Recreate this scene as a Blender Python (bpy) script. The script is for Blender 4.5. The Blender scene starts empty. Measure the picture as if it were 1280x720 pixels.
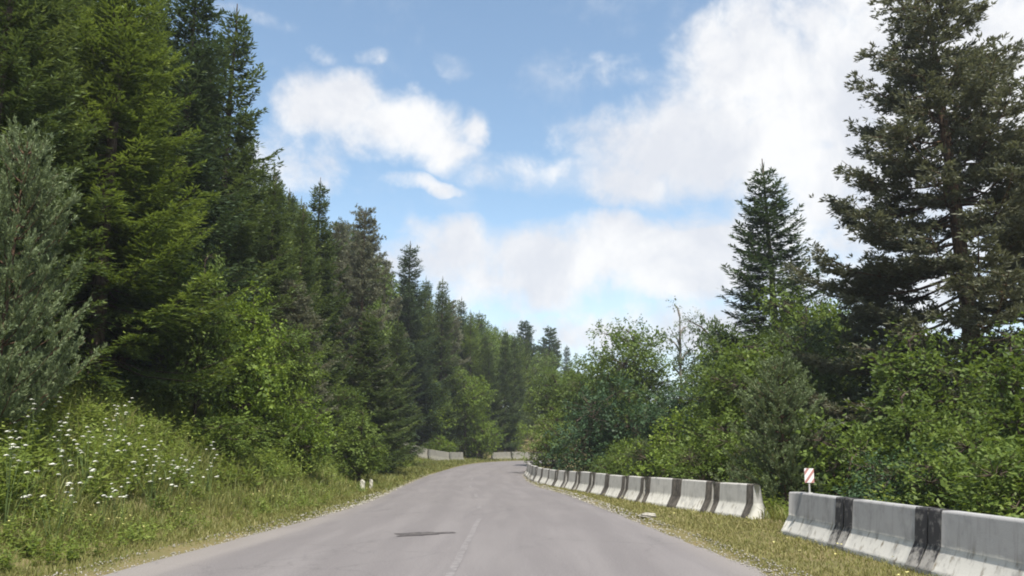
import bpy, math, random
import numpy as np

sc = bpy.context.scene
COL = sc.collection
R = math.radians

# ------------------------------------------------------------------ camera, sky, sun, exposure
F_PX, PITCH, CAM_H = 1000.0, R(11.86), 1.5          # focal length in photo pixels (1280 wide)
cam_d = bpy.data.cameras.new('camera')
cam_d.sensor_width = 36.0
cam_d.lens = 36.0 * F_PX / 1280.0
cam_d.clip_end = 4000
cam = bpy.data.objects.new('camera', cam_d)
COL.objects.link(cam)
cam.location = (0, 0, CAM_H)
cam.rotation_euler = (R(90) + PITCH, 0, 0)
sc.camera = cam

SUN_EL, SUN_AZ = R(62), R(160)      # azimuth clockwise from +Y (the driving direction): right and a little behind
EXPOSURE = 0.85
sd = bpy.data.lights.new('sun', 'SUN')
sd.energy = 4.0
sd.angle = R(0.6)
sd.color = (1.0, 0.95, 0.87)
sun = bpy.data.objects.new('sun', sd)
COL.objects.link(sun)
sun.location = (30, -30, 60)
sun.rotation_euler = (R(90) - SUN_EL, 0, math.pi - SUN_AZ)

sc.view_settings.view_transform = 'Standard'
sc.view_settings.look = 'None'
sc.view_settings.exposure = EXPOSURE
sc.view_settings.gamma = 1.0
sc.view_settings.use_curve_mapping = False
sc.cycles.use_denoising = True
sc.cycles.max_bounces = 6
sc.cycles.diffuse_bounces = 3
sc.cycles.transmission_bounces = 4
sc.cycles.transparent_max_bounces = 4
sc.cycles.filter_width = 1.9


class NT:
    """small node-tree helper"""
    def __init__(s, tree):
        s.t = tree
    def n(s, typ, **kw):
        nd = s.t.nodes.new(typ)
        for k, v in kw.items():
            setattr(nd, k, v)
        return nd
    def l(s, a, b):
        s.t.links.new(a, b)
    def m(s, op, a, b=None, c=None, clamp=False):
        nd = s.n('ShaderNodeMath', operation=op, use_clamp=clamp)
        for i, v in enumerate((a, b, c)):
            if v is None:
                continue
            if isinstance(v, (int, float)):
                nd.inputs[i].default_value = v
            else:
                s.l(v, nd.inputs[i])
        return nd.outputs[0]
    def mix(s, f, a, b):
        nd = s.n('ShaderNodeMix', data_type='RGBA')
        for sock, v in ((nd.inputs[0], f), (nd.inputs[6], a), (nd.inputs[7], b)):
            if isinstance(v, (int, float)):
                sock.default_value = v
            elif isinstance(v, tuple):
                sock.default_value = (*v, 1) if len(v) == 3 else v
            else:
                s.l(v, sock)
        return nd.outputs[2]
    def ramp(s, v, lo, hi, a=0.0, b=1.0, smooth=True):
        nd = s.n('ShaderNodeMapRange', interpolation_type='SMOOTHSTEP' if smooth else 'LINEAR')
        s.l(v, nd.inputs[0])
        for i, q in enumerate((lo, hi, a, b)):
            nd.inputs[i + 1].default_value = q
        return nd.outputs[0]
    def noise(s, vec, scale, detail=4, rough=0.55, dist=0.0):
        nd = s.n('ShaderNodeTexNoise')
        if vec is not None:
            s.l(vec, nd.inputs['Vector'])
        nd.inputs['Scale'].default_value = scale
        nd.inputs['Detail'].default_value = detail
        nd.inputs['Roughness'].default_value = rough
        nd.inputs['Distortion'].default_value = dist
        return nd.outputs['Fac']


def ray(px, py):
    u, v = px - 640.0, py - 360.0
    return (u, F_PX * math.cos(PITCH) + v * math.sin(PITCH), F_PX * math.sin(PITCH) - v * math.cos(PITCH))

def at_depth(px, py, Y):                # the point of a pixel's ray that lies Y metres ahead
    d = ray(px, py); t = Y / d[1]
    return d[0] * t, Y, CAM_H + d[2] * t

def project(x, y, z):
    c, s_ = math.cos(PITCH), math.sin(PITCH)
    zz = z - CAM_H
    dep = y * c + zz * s_
    up = -y * s_ + zz * c
    return 640 + F_PX * x / dep, 360 - F_PX * up / dep

# --- world: physical sky with fair-weather cumulus
w = bpy.data.worlds.new('World')
sc.world = w
w.use_nodes = True
w.node_tree.nodes.clear()
N = NT(w.node_tree)
sky = N.n('ShaderNodeTexSky', sky_type='NISHITA')
sky.sun_disc = False
sky.sun_elevation = SUN_EL
sky.sun_rotation = SUN_AZ
sky.altitude = 900
sky.air_density = 1.0
sky.dust_density = 1.6
sky.ozone_density = 0.9
tc = N.n('ShaderNodeTexCoord')
sep = N.n('ShaderNodeSeparateXYZ')
N.l(tc.outputs['Generated'], sep.inputs[0])
# irregular edges: bend the direction a little with noise before the clouds are laid out
warp = N.n('ShaderNodeTexNoise')
N.l(tc.outputs['Generated'], warp.inputs['Vector'])
warp.inputs['Scale'].default_value = 7.0
warp.inputs['Detail'].default_value = 5.0
wsep = N.n('ShaderNodeSeparateColor')
N.l(warp.outputs['Color'], wsep.inputs[0])
az = N.m('ARCTAN2', sep.outputs[0], sep.outputs[1])
el = N.m('ARCSINE', sep.outputs[2])
azw = N.m('ADD', az, N.m('MULTIPLY', N.m('SUBTRACT', wsep.outputs[0], 0.5), 0.16))
elw = N.m('ADD', el, N.m('MULTIPLY', N.m('SUBTRACT', wsep.outputs[1], 0.5), 0.09))
CLOUDS = [  # centre pixel, half sizes in pixels, strength
    (410, 132, 62, 48, .95), (500, 168, 110, 46, .95), (535, 180, 90, 26, 1.0), (612, 156, 34, 20, .85), (365, 205, 60, 50, .6),
    (520, 236, 46, 12, .6), (566, 90, 32, 18, .45), (404, 62, 15, 12, .42), (452, 70, 17, 11, .36), (330, 30, 50, 12, .22),
    (640, 205, 90, 30, .55), (760, 218, 150, 38, .9), (890, 185, 190, 80, 1.1), (1010, 110, 190, 110, 1.15), (1180, 130, 240, 170, 1.1),
    (1040, 20, 90, 50, .9), (770, 80, 90, 30, .3), (1300, 60, 160, 120, .9),
    (1060, 260, 230, 90, .7), (1200, 330, 260, 110, .7),
    (600, 335, 130, 58, 1.0), (740, 330, 210, 55, 1.15), (880, 330, 140, 60, 1.15), (1010, 340, 160, 70, .85), (690, 296, 200, 16, .4),
    (740, 418, 150, 28, .75), (880, 420, 180, 40, .8)]
field = None
for (cx, cy, rx, ry, st) in CLOUDS:
    d = ray(cx, cy); L = math.sqrt(sum(q * q for q in d))
    a0 = math.atan2(d[0], d[1]); e0 = math.asin(d[2] / L)
    h_ = math.hypot(d[0], d[1])
    ra, re = rx * 1.25 / h_, ry * 1.25 / L
    q1 = N.m('POWER', N.m('MULTIPLY', N.m('SUBTRACT', azw, a0), 1 / ra), 2.0)
    q2 = N.m('POWER', N.m('MULTIPLY', N.m('SUBTRACT', elw, e0), 1 / re), 2.0)
    b = N.m('MULTIPLY', N.m('SUBTRACT', 1.0, N.m('ADD', q1, q2), clamp=True), st)
    field = b if field is None else N.m('SMOOTH_MAX', field, b, 0.12)
# the same kind of cloud over the rest of the sky
big = N.noise(tc.outputs['Generated'], 3.2, 5, 0.55, 0.3)
gen = N.ramp(big, 0.46, 0.62)
outside = N.m('MAXIMUM', N.ramp(N.m('ABSOLUTE', az), R(38), R(55)), N.ramp(el, R(34), R(50)))
field = N.m('MAXIMUM', field, N.m('MULTIPLY', gen, outside))
fine = N.noise(tc.outputs['Generated'], 10.0, 9, 0.62, 0.35)
puff = N.noise(tc.outputs['Generated'], 30.0, 8, 0.62, 0.25)
dens = N.m('ADD', field, N.m('MULTIPLY', N.m('SUBTRACT', fine, 0.5), 1.9))
dens = N.m('ADD', dens, N.m('MULTIPLY', N.m('SUBTRACT', puff, 0.5), 0.7))
mask = N.m('MULTIPLY', N.ramp(dens, 0.04, 0.92), 0.97)
thin = N.m('MAXIMUM', N.m('MULTIPLY', N.m('MULTIPLY', N.ramp(N.m('ADD', field, N.m('MULTIPLY', N.m('SUBTRACT', fine, 0.5), 1.3)), 0.08, 0.7), N.ramp(field, 0.0, 0.4)), 0.42), N.ramp(el, R(19), R(2), 0.0, 0.5))
mask = N.m('MAXIMUM', N.m('MULTIPLY', mask, N.ramp(field, 0.0, 0.22)), thin)
mask = N.m('MULTIPLY', mask, N.ramp(el, -0.02, 0.05))
shade = N.noise(tc.outputs['Generated'], 6.0, 7, 0.6, 0.5)
lum = N.m('ADD', N.ramp(shade, 0.36, 0.62), N.m('MULTIPLY', N.m('SUBTRACT', puff, 0.5), 1.1), clamp=True)
ccol = N.mix(lum, (3.7, 3.82, 4.1), (4.75, 4.75, 4.76))
gain = N.n('ShaderNodeMix', data_type='RGBA', blend_type='MULTIPLY')
gain.inputs[0].default_value = 1.0
N.l(sky.outputs[0], gain.inputs[6])
gain.inputs[7].default_value = (1.16, 1.18, 1.06, 1)
mixc = N.mix(mask, gain.outputs[2], ccol)
bg = N.n('ShaderNodeBackground')
bg.inputs['Strength'].default_value = 0.12
N.l(mixc, bg.inputs['Color'])
wo = N.n('ShaderNodeOutputWorld')
N.l(bg.outputs[0], wo.inputs['Surface'])

# ------------------------------------------------------------------ helpers: materials
def new_mat(name):
    m = bpy.data.materials.new(name)
    m.use_nodes = True
    m.node_tree.nodes.clear()
    return m, NT(m.node_tree)

def finish(nt, shader):
    o = nt.n('ShaderNodeOutputMaterial')
    nt.l(shader, o.inputs['Surface'])

def principled(nt, col, rough=0.7, normal=None, spec=0.3, metal=0.0):
    p = nt.n('ShaderNodeBsdfPrincipled')
    if isinstance(col, tuple):
        p.inputs['Base Color'].default_value = (*col, 1)
    else:
        nt.l(col, p.inputs['Base Color'])
    if isinstance(rough, (int, float)):
        p.inputs['Roughness'].default_value = rough
    else:
        nt.l(rough, p.inputs['Roughness'])
    p.inputs['Specular IOR Level'].default_value = spec
    p.inputs['Metallic'].default_value = metal
    if normal is not None:
        nt.l(normal, p.inputs['Normal'])
    return p.outputs[0]

def bump(nt, h, strength=0.3, dist=0.02):
    b = nt.n('ShaderNodeBump')
    b.inputs['Strength'].default_value = strength
    b.inputs['Distance'].default_value = dist
    nt.l(h, b.inputs['Height'])
    return b.outputs[0]

def leaf_mat(name, dark, mid, light, transl=0.28, rough=0.55, var=0.25):
    """foliage: every leaf has its own random tint (attribute), every tree its own cast"""
    m, nt = new_mat(name)
    at = nt.n('ShaderNodeAttribute', attribute_name='tint')
    oi = nt.n('ShaderNodeObjectInfo')
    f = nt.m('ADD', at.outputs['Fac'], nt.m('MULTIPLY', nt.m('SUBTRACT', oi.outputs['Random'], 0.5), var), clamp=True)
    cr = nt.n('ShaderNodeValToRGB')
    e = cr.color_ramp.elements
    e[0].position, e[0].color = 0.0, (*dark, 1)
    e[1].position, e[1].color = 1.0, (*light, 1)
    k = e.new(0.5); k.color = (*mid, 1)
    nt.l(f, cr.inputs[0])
    p = principled(nt, cr.outputs[0], rough, spec=0.25)
    tr = nt.n('ShaderNodeBsdfTranslucent')
    tcol = nt.mix(0.35, cr.outputs[0], (light[0] * 1.1, light[1] * 1.15, light[2] * 0.5))
    nt.l(tcol, tr.inputs['Color'])
    mx = nt.n('ShaderNodeMixShader')
    mx.inputs[0].default_value = transl
    nt.l(p, mx.inputs[1]); nt.l(tr.outputs[0], mx.inputs[2])
    finish(nt, mx.outputs[0])
    return m

def bark_mat(name, a, b):
    m, nt = new_mat(name)
    t = nt.n('ShaderNodeTexCoord')
    mp = nt.n('ShaderNodeMapping')
    mp.inputs['Scale'].default_value = (6, 6, 1.2)
    nt.l(t.outputs['Object'], mp.inputs[0])
    n1 = nt.noise(mp.outputs[0], 3.0, 6, 0.65)
    c = nt.mix(nt.ramp(n1, 0.35, 0.65), a, b)
    finish(nt, principled(nt, c, 0.9, bump(nt, n1, 0.8, 0.03), 0.1))
    return m

M = {}
M['spruce'] = leaf_mat('needles_spruce', (.032, .054, .022), (.084, .124, .038), (.18, .225, .062), .25)
M['spruce_bright'] = leaf_mat('needles_spruce_bright', (.026, .048, .014), (.118, .170, .034), (.275, .335, .064), .3)
M['spruce_dark'] = leaf_mat('needles_spruce_dark', (.026, .046, .024), (.056, .090, .040), (.118, .16, .062), .22)
M['pine'] = leaf_mat('needles_pine', (.066, .074, .046), (.138, .144, .090), (.235, .235, .145), .24)
M['pine_young'] = leaf_mat('needles_young_pine', (.066, .096, .046), (.150, .192, .090), (.275, .310, .155), .26)
M['leaf_light'] = leaf_mat('leaves_light', (.062, .106, .014), (.155, .222, .030), (.265, .335, .056), .38)
M['leaf_mid'] = leaf_mat('leaves_mid', (.048, .082, .016), (.118, .170, .032), (.205, .262, .058), .36)
M['leaf_dark'] = leaf_mat('leaves_dark', (.024, .054, .026), (.050, .096, .040), (.098, .152, .062), .26)
M['leaf_grey'] = leaf_mat('leaves_grey', (.052, .084, .036), (.104, .146, .060), (.175, .22, .096), .32)
M['herb'] = leaf_mat('herb_leaves', (.080, .122, .022), (.180, .235, .046), (.29, .335, .09), .36, var=0)
M['grass'] = leaf_mat('grass_blades', (.085, .125, .026), (.180, .185, .052), (.32, .280, .125), .28, var=0)
M['bark'] = bark_mat('bark_grey_brown', (.045, .034, .026), (.13, .10, .078))
M['bark_pine'] = bark_mat('bark_pine', (.05, .035, .026), (.17, .105, .065))
M['bark_pale'] = bark_mat('bark_pale', (.12, .105, .09), (.30, .28, .25))
def plain(name, col, rough=0.6, amp=0.15, scale=6.0):
    m, nt = new_mat(name)
    t = nt.n('ShaderNodeTexCoord')
    n1 = nt.noise(t.outputs['Object'], scale, 5, 0.6)
    c = nt.mix(nt.ramp(n1, 0.3, 0.7), tuple(q * (1 - amp) for q in col), tuple(min(1, q * (1 + amp)) for q in col))
    finish(nt, principled(nt, c, rough, bump(nt, n1, 0.15, 0.01)))
    return m
M['petal'] = plain('petals_white', (.70, .70, .60), .7, .12)
M['petal_yellow'] = plain('petals_pale_yellow', (.72, .66, .26), .6, .1)
M['stem'] = plain('stems', (.09, .13, .035), .7)

# ------------------------------------------------------------------ helpers: objects and meshes
def mesh_np(name, V, quads=None, tris=None, tint=None, mats=(), midx=None, smooth=False, uv=None):
    V = np.asarray(V, np.float32).reshape(-1, 3)
    me = bpy.data.meshes.new(name)
    nq = 0 if quads is None else len(quads)
    nt_ = 0 if tris is None else len(tris)
    loops = []
    if nq: loops.append(np.asarray(quads, np.int32).ravel())
    if nt_: loops.append(np.asarray(tris, np.int32).ravel())
    li = np.concatenate(loops)
    me.vertices.add(len(V)); me.vertices.foreach_set('co', V.ravel())
    me.loops.add(len(li)); me.loops.foreach_set('vertex_index', li)
    st = np.concatenate([np.arange(nq, dtype=np.int32) * 4, nq * 4 + np.arange(nt_, dtype=np.int32) * 3])
    me.polygons.add(nq + nt_)
    me.polygons.foreach_set('loop_start', st)
    if smooth:
        me.polygons.foreach_set('use_smooth', np.ones(nq + nt_, bool))
    for m in mats: me.materials.append(m)
    if midx is not None:
        me.polygons.foreach_set('material_index', np.asarray(midx, np.int32))
    me.update(calc_edges=True)
    if tint is not None:
        a = me.attributes.new('tint', 'FLOAT', 'POINT')
        a.data.foreach_set('value', np.asarray(tint, np.float32))
    if uv is not None:
        l = me.uv_layers.new(name='UVMap')
        l.data.foreach_set('uv', np.asarray(uv, np.float32)[li].ravel())
    me.validate()
    return me

def link(name, me, parent=None, loc=(0, 0, 0), rz=0.0, scale=None):
    o = bpy.data.objects.new(name, me)
    COL.objects.link(o)
    o.location = loc
    o.rotation_euler = (0, 0, rz)
    if scale is not None: o.scale = scale
    if parent: o.parent = parent
    return o

def tag(o, label=None, cat=None, group=None, kind=None):
    for k, v in (('label', label), ('category', cat), ('group', group), ('kind', kind)):
        if v: o[k] = v
    return o

class Tubes:
    """tapered tubes along polylines, collected into one mesh"""
    def __init__(s):
        s.V, s.Q, s.n = [], [], 0
    def add(s, pts, rad, sides=5):
        P = np.asarray(pts, float); rad = np.broadcast_to(np.asarray(rad, float), (len(P),))
        T = np.gradient(P, axis=0); T /= np.linalg.norm(T, axis=1)[:, None] + 1e-9
        ref = np.array([0, 0, 1.0]) if abs(T[0, 2]) < .8 else np.array([1.0, 0, 0])
        A = np.cross(T, ref); A /= np.linalg.norm(A, axis=1)[:, None] + 1e-9
        B = np.cross(T, A)
        th = np.arange(sides) * 2 * math.pi / sides
        ring = P[:, None] + rad[:, None, None] * (np.cos(th)[None, :, None] * A[:, None] + np.sin(th)[None, :, None] * B[:, None])
        s.V.append(ring.reshape(-1, 3))
        n, k = len(P), sides
        i = np.arange(n - 1)[:, None] * k; j = np.arange(k)[None]; j2 = (j + 1) % k
        q = np.stack([i + j, i + j2, i + k + j2, i + k + j], -1).reshape(-1, 4) + s.n
        s.Q.append(q); s.n += n * k
    def mesh(s, name, mat):
        return mesh_np(name, np.concatenate(s.V), quads=np.concatenate(s.Q), mats=[mat], smooth=True)

class Leaves:
    """many small leaf blades (one folded quad each), collected into one mesh"""
    def __init__(s):
        s.V, s.T = [], []
    def add(s, P, D, S, ln, wd, tint, fold=0.0, wide=0.42):
        P, D, S = (np.asarray(q, float) for q in (P, D, S))
        ln = np.broadcast_to(ln, len(P))[:, None]; wd = np.broadcast_to(wd, len(P))[:, None]
        D = D / (np.linalg.norm(D, axis=1)[:, None] + 1e-9)
        S = S - D * (S * D).sum(1)[:, None]
        S = S / (np.linalg.norm(S, axis=1)[:, None] + 1e-9)
        U = np.cross(D, S)
        a = P + D * ln * wide + S * wd * .5 + U * wd * fold
        b = P + D * ln
        c = P + D * ln * wide - S * wd * .5 + U * wd * fold
        s.V.append(np.stack([P, a, b, c], 1).reshape(-1, 3))
        s.T.append(np.repeat(np.broadcast_to(tint, len(P)), 4))
    def count(s):
        return sum(len(v) for v in s.V) // 4
    def mesh(s, name, mat):
        V = np.concatenate(s.V); n = len(V) // 4
        return mesh_np(name, V, quads=np.arange(n * 4).reshape(n, 4), tint=np.clip(np.concatenate(s.T), 0, 1), mats=[mat])

def unit(v):
    return v / (np.linalg.norm(v, axis=-1, keepdims=True) + 1e-9)

# ------------------------------------------------------------------ the road line and the terrain
def catmull(pts, step=1.0):
    P = np.asarray(pts, float)
    P = np.vstack([2 * P[0] - P[1], P, 2 * P[-1] - P[-2]])
    out = []
    for i in range(1, len(P) - 2):
        n = max(2, int(np.linalg.norm(P[i + 1, :2] - P[i, :2]) / step))
        t = np.arange(n)[:, None] / n
        p0, p1, p2, p3 = P[i - 1], P[i], P[i + 1], P[i + 2]
        out.append(.5 * (2 * p1 + (p2 - p0) * t + (2 * p0 - 5 * p1 + 4 * p2 - p3) * t ** 2 + (3 * p1 - p0 - 3 * p2 + p3) * t ** 3))
    out.append(P[-2][None])
    return np.vstack(out)

# x, y, half width, z
ROAD = catmull([(-1.0, -70, 4.2, 0), (-1.0, -30, 4.2, 0), (-1.0, 0, 4.45, 0), (-1.0, 10.75, 4.42, 0), (-1.0, 17, 4.15, 0), (-1.05, 24, 3.85, 0), (-1.4, 32, 3.7, 0),
                (-2.35, 46, 3.5, 0.0), (-2.45, 63, 3.45, .25), (-1.2, 84, 3.45, .65), (1.6, 98, 3.45, .85), (7, 109, 3.45, .95),
                (16, 118, 3.45, 1.0), (28, 124, 3.45, 1.0), (50, 128, 3.45, 1.0), (100, 130, 3.45, 1.0)], 1.0)
_T = np.gradient(ROAD[:, :2], axis=0); _T /= np.linalg.norm(_T, axis=1)[:, None]
ROAD_N = np.stack([-_T[:, 1], _T[:, 0]], 1)          # to the left of travel
ROAD_S = np.concatenate([[0], np.cumsum(np.linalg.norm(np.diff(ROAD[:, :2], axis=0), axis=1))])

def road_coords(x, y):
    """nearest road point: signed distance beyond the road edge (s), side (+1 left), road height, index"""
    x, y = np.atleast_1d(np.asarray(x, float)), np.atleast_1d(np.asarray(y, float))
    s = np.empty(len(x)); side = np.empty(len(x)); z = np.empty(len(x)); idx = np.empty(len(x), int)
    for a in range(0, len(x), 4000):
        dx = x[a:a + 4000, None] - ROAD[None, :, 0]; dy = y[a:a + 4000, None] - ROAD[None, :, 1]
        i = np.argmin(dx * dx + dy * dy, 1); r = np.arange(len(i))
        lat = dx[r, i] * ROAD_N[i, 0] + dy[r, i] * ROAD_N[i, 1]
        dist = np.sqrt(dx[r, i] ** 2 + dy[r, i] ** 2)
        dd = np.where(dist - np.abs(lat) > 1.5, dist, np.abs(lat))
        s[a:a + 4000] = dd - ROAD[i, 2]; side[a:a + 4000] = np.where(lat >= 0, 1, -1)
        z[a:a + 4000] = ROAD[i, 3]; idx[a:a + 4000] = i
    return s, side, z, idx

def vnoise(x, y, f, seed=0):
    """cheap smooth noise"""
    a = np.sin(x * f * 1.0 + seed) * np.cos(y * f * 1.3 + seed * 1.7) + .6 * np.sin(x * f * 2.3 - y * f * 1.9 + seed * 2.1) + .35 * np.sin(x * f * 4.7 + y * f * 5.3 + seed)
    return a / 1.95

def terrain(x, y):
    x, y = np.atleast_1d(np.asarray(x, float)), np.atleast_1d(np.asarray(y, float))
    s, side, zr, _ = road_coords(x, y)
    yl = np.clip((y - 28) / 26, 0, 1)
    s0 = 1.3 + 2.0 * yl                                  # the flat verge widens further on
    k = 1 - .8 * np.clip((y - 55) / 60, 0, 1)            # the hill eases off beyond the bend
    up = np.clip(s - s0, 0, 9) * (.52 - .14 * yl) + np.clip(s - s0 - 9, 0, 70) * .36 * k + np.clip(s - s0 - 79, 0, 400) * .05
    left = .03 + np.clip(s, 0, 2) * .04 + up + vnoise(x, y, .55, 2) * .13 * np.clip(s - 1, 0, 1) + vnoise(x, y, .11, 5) * .8 * np.clip((s - 8) / 10, 0, 1)
    s1 = 3.7 - 1.6 * np.clip((y - 22) / 20, 0, 1)
    dn = np.clip(s - s1, 0, 4.5) * .34 + np.clip(s - s1 - 4.5, 0, 60) * .03
    right = .02 - np.clip(s, 0, 3) * .015 - dn + vnoise(x, y, .5, 9) * .08 * np.clip(s - 2.6, 0, 1)
    f = np.where(side > 0, left, right)
    f = np.where(s < .25, np.where(s < -.1, -.07, -.07 + (s + .1) / .35 * .09), f)
    return zr + f

def tz(x, y):
    return float(terrain(x, y)[0])

def line_grid(dense_lo, dense_hi, step, far_lo, far_hi):
    c = list(np.arange(dense_lo, dense_hi + 1e-6, step))
    q, g = c[-1], step
    while q < far_hi: g *= 1.25; q += g; c.append(q)
    q, g = c[0], step
    while q > far_lo: g *= 1.25; q -= g; c.insert(0, q)
    return np.array(c)

xs = line_grid(-26, 22, .6, -1500, 1500); ys = line_grid(4, 75, .9, -400, 2500)
X, Y = np.meshgrid(xs, ys)
Z = terrain(X.ravel(), Y.ravel())
nx, ny = len(xs), len(ys)
ii = (np.arange(ny - 1)[:, None] * nx + np.arange(nx - 1)[None]).ravel()
gm, nt = new_mat('earth_and_short_grass')
geo = nt.n('ShaderNodeNewGeometry')
n1 = nt.noise(geo.outputs['Position'], 0.9, 6, 0.6)
n2 = nt.noise(geo.outputs['Position'], 9.0, 5, 0.65)
c = nt.mix(nt.ramp(n1, .35, .65), (.165, .135, .065), (.12, .112, .046))
c = nt.mix(nt.m('MULTIPLY', nt.ramp(n2, .45, .75), .6), c, (.20, .165, .10))
finish(nt, principled(nt, c, .95, bump(nt, n2, .6, .05), .1))
ground = link('ground', mesh_np('ground', np.stack([X.ravel(), Y.ravel(), Z], 1), quads=np.stack([ii, ii + 1, ii + nx + 1, ii + nx], 1), mats=[gm], smooth=True))
tag(ground, kind='structure')

# --- asphalt: a crowned strip with worn wheel tracks
lat = np.array([-1.0, -.96, -.7, -.4, -.15, 0, .15, .4, .7, .96, 1.0])
nl = len(lat)
rng = np.random.default_rng(5)
PV, UV = [], []
for i in range(len(ROAD)):
    jl, jr = rng.normal(0, .085, 2)
    for q in lat:
        off = q * ROAD[i, 2] + (jl if q == 1.0 else jr if q == -1.0 else 0)
        crown = .035 * (1 - abs(q)) - (.05 if abs(q) == 1.0 else 0)
        p = ROAD[i, :2] + ROAD_N[i] * off
        PV.append((p[0], p[1], ROAD[i, 3] + crown)); UV.append((off, ROAD_S[i]))
ii = (np.arange(len(ROAD) - 1)[:, None] * nl + np.arange(nl - 1)[None]).ravel()
rm, nt = new_mat('worn_asphalt')
uvn = nt.n('ShaderNodeUVMap')
us = nt.n('ShaderNodeSeparateXYZ'); nt.l(uvn.outputs[0], us.inputs[0])
mp = nt.n('ShaderNodeMapping'); mp.inputs['Scale'].default_value = (1.0, .10, 1)
nt.l(uvn.outputs[0], mp.inputs[0])
streak = nt.noise(mp.outputs[0], 1.6, 5, .6, .2)
broad = nt.noise(uvn.outputs[0], .22, 4, .55)
grit = nt.noise(uvn.outputs[0], 34, 6, .8)
col = nt.mix(nt.ramp(streak, .35, .68), (.138, .126, .125), (.172, .158, .155))
col = nt.mix(nt.m('MULTIPLY', nt.ramp(broad, .45, .7), .5), col, (.140, .128, .126))
track = None
for c0 in (2.9, 1.1, -1.0, -2.7):       # wheel tracks polished darker
    g_ = nt.m('SUBTRACT', 1.0, nt.m('ABSOLUTE', nt.m('MULTIPLY', nt.m('SUBTRACT', us.outputs[0], c0), 1.5)), clamp=True)
    track = g_ if track is None else nt.m('ADD', track, g_)
col = nt.mix(nt.m('MULTIPLY', track, .28), col, (.118, .108, .107))
edge = nt.ramp(nt.m('ABSOLUTE', nt.m('ADD', us.outputs[0], nt.m('MULTIPLY', streak, .5))), 3.3, 4.1)
col = nt.mix(nt.m('MULTIPLY', edge, .55), col, (.25, .225, .20))    # dust towards the edges
vo = nt.n('ShaderNodeTexVoronoi', feature='DISTANCE_TO_EDGE'); vo.inputs['Scale'].default_value = .38
wv = nt.n('ShaderNodeTexNoise'); wv.inputs['Scale'].default_value = 2.0; wv.inputs['Detail'].default_value = 4
nt.l(uvn.outputs[0], wv.inputs['Vector'])
wm = nt.n('ShaderNodeMix', data_type='RGBA', blend_type='LINEAR_LIGHT'); wm.inputs[0].default_value = .35
nt.l(uvn.outputs[0], wm.inputs[6]); nt.l(wv.outputs['Color'], wm.inputs[7])
nt.l(wm.outputs[2], vo.inputs['Vector'])
crack = nt.m('MULTIPLY', nt.ramp(vo.outputs['Distance'], .0, .016, 1, 0), nt.ramp(broad, .44, .56))
col = nt.mix(nt.m('MULTIPLY', crack, .45), col, (.08, .075, .075))
col = nt.mix(nt.m('MULTIPLY', nt.ramp(grit, .42, .7), .45), col, (.27, .25, .24))
col = nt.mix(nt.m('MULTIPLY', nt.ramp(grit, .5, .3), .4), col, (.085, .078, .077))
finish(nt, principled(nt, col, .85, bump(nt, grit, .25, .01), .25))
road = link('road', mesh_np('road', PV, quads=np.stack([ii + 1, ii, ii + nl, ii + nl + 1], 1), mats=[rm], uv=UV, smooth=True))
tag(road, kind='structure')

def road_at(sv, off, dz=0.0):
    i = np.interp(sv, ROAD_S, np.arange(len(ROAD)))
    a = int(min(i, len(ROAD) - 2)); f = i - a
    p = ROAD[a] * (1 - f) + ROAD[a + 1] * f
    n = ROAD_N[a] * (1 - f) + ROAD_N[a + 1] * f
    q = abs(off) / p[2]
    return (p[0] + n[0] * off, p[1] + n[1] * off, p[3] + .035 * (1 - q) + dz)

def s_of_y(y):
    return float(np.interp(y, ROAD[:, 1], ROAD_S))

# worn centre line: thin painted sheets on the asphalt
pm, nt = new_mat('worn_road_paint')
geo = nt.n('ShaderNodeNewGeometry')
n1 = nt.noise(geo.outputs['Position'], 7.0, 6, .7)
c = nt.mix(nt.ramp(n1, .38, .62), (.145, .133, .131), (.205, .19, .186))
finish(nt, principled(nt, c, .8))
def strip(name, y0, y1, off, wd, mat, dz=.006):
    sv = np.linspace(s_of_y(y0), s_of_y(y1), max(3, int((y1 - y0) / .6)))
    V = []
    for q in sv:
        j = random.uniform(-.012, .012)
        V += [road_at(q, off + wd / 2 + j, dz), road_at(q, off - wd / 2 + j, dz)]
    i = np.arange(len(sv) - 1) * 2
    o = link(name, mesh_np(name, V, quads=np.stack([i + 1, i, i + 2, i + 3], 1), mats=[mat]), road)
    return o
random.seed(3)
strip('centre_line', 5.0, 9.2, -.2, .12, pm)
strip('centre_line', 10.2, 19.8, -.22, .11, pm)
strip('centre_line', 23.4, 24.8, -.1, .12, pm)
strip('centre_line', 30.0, 32.5, 0, .12, pm)
strip('centre_line', 39.0, 42.0, 0, .12, pm)
strip('centre_line', 50.0, 53.0, 0, .12, pm)
# dark repair patch
dm, nt = new_mat('fresh_asphalt_patch')
geo = nt.n('ShaderNodeNewGeometry')
n1 = nt.noise(geo.outputs['Position'], 12.0, 6, .7)
finish(nt, principled(nt, nt.mix(nt.ramp(n1, .35, .7), (.04, .035, .034), (.125, .112, .108)), .9, bump(nt, n1, .5, .02)))
cx, cy = -1.73, 16.05
th = np.linspace(0, 2 * math.pi, 40, endpoint=False)
rr = 1 + .2 * np.sin(3 * th + 1) + .13 * np.sin(5 * th) + .1 * np.sin(9 * th + 2) + .06 * np.sin(17 * th)
PX = np.stack([cx + .50 * rr * np.cos(th) + .05 * np.sin(th), cy + .36 * rr * np.sin(th) + .12 * np.cos(th)], 1)
V = [(cx, cy, .039)] + [(p[0], p[1], .0395) for p in PX]
V = [(v[0], v[1], .035 * (1 - abs(v[0] + 1.0) / 4.1) + .009) for v in V]
link('asphalt_patch', mesh_np('asphalt_patch', V, tris=[(0, 1 + i, 1 + (i + 1) % 40) for i in range(40)], mats=[dm]), road)

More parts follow.
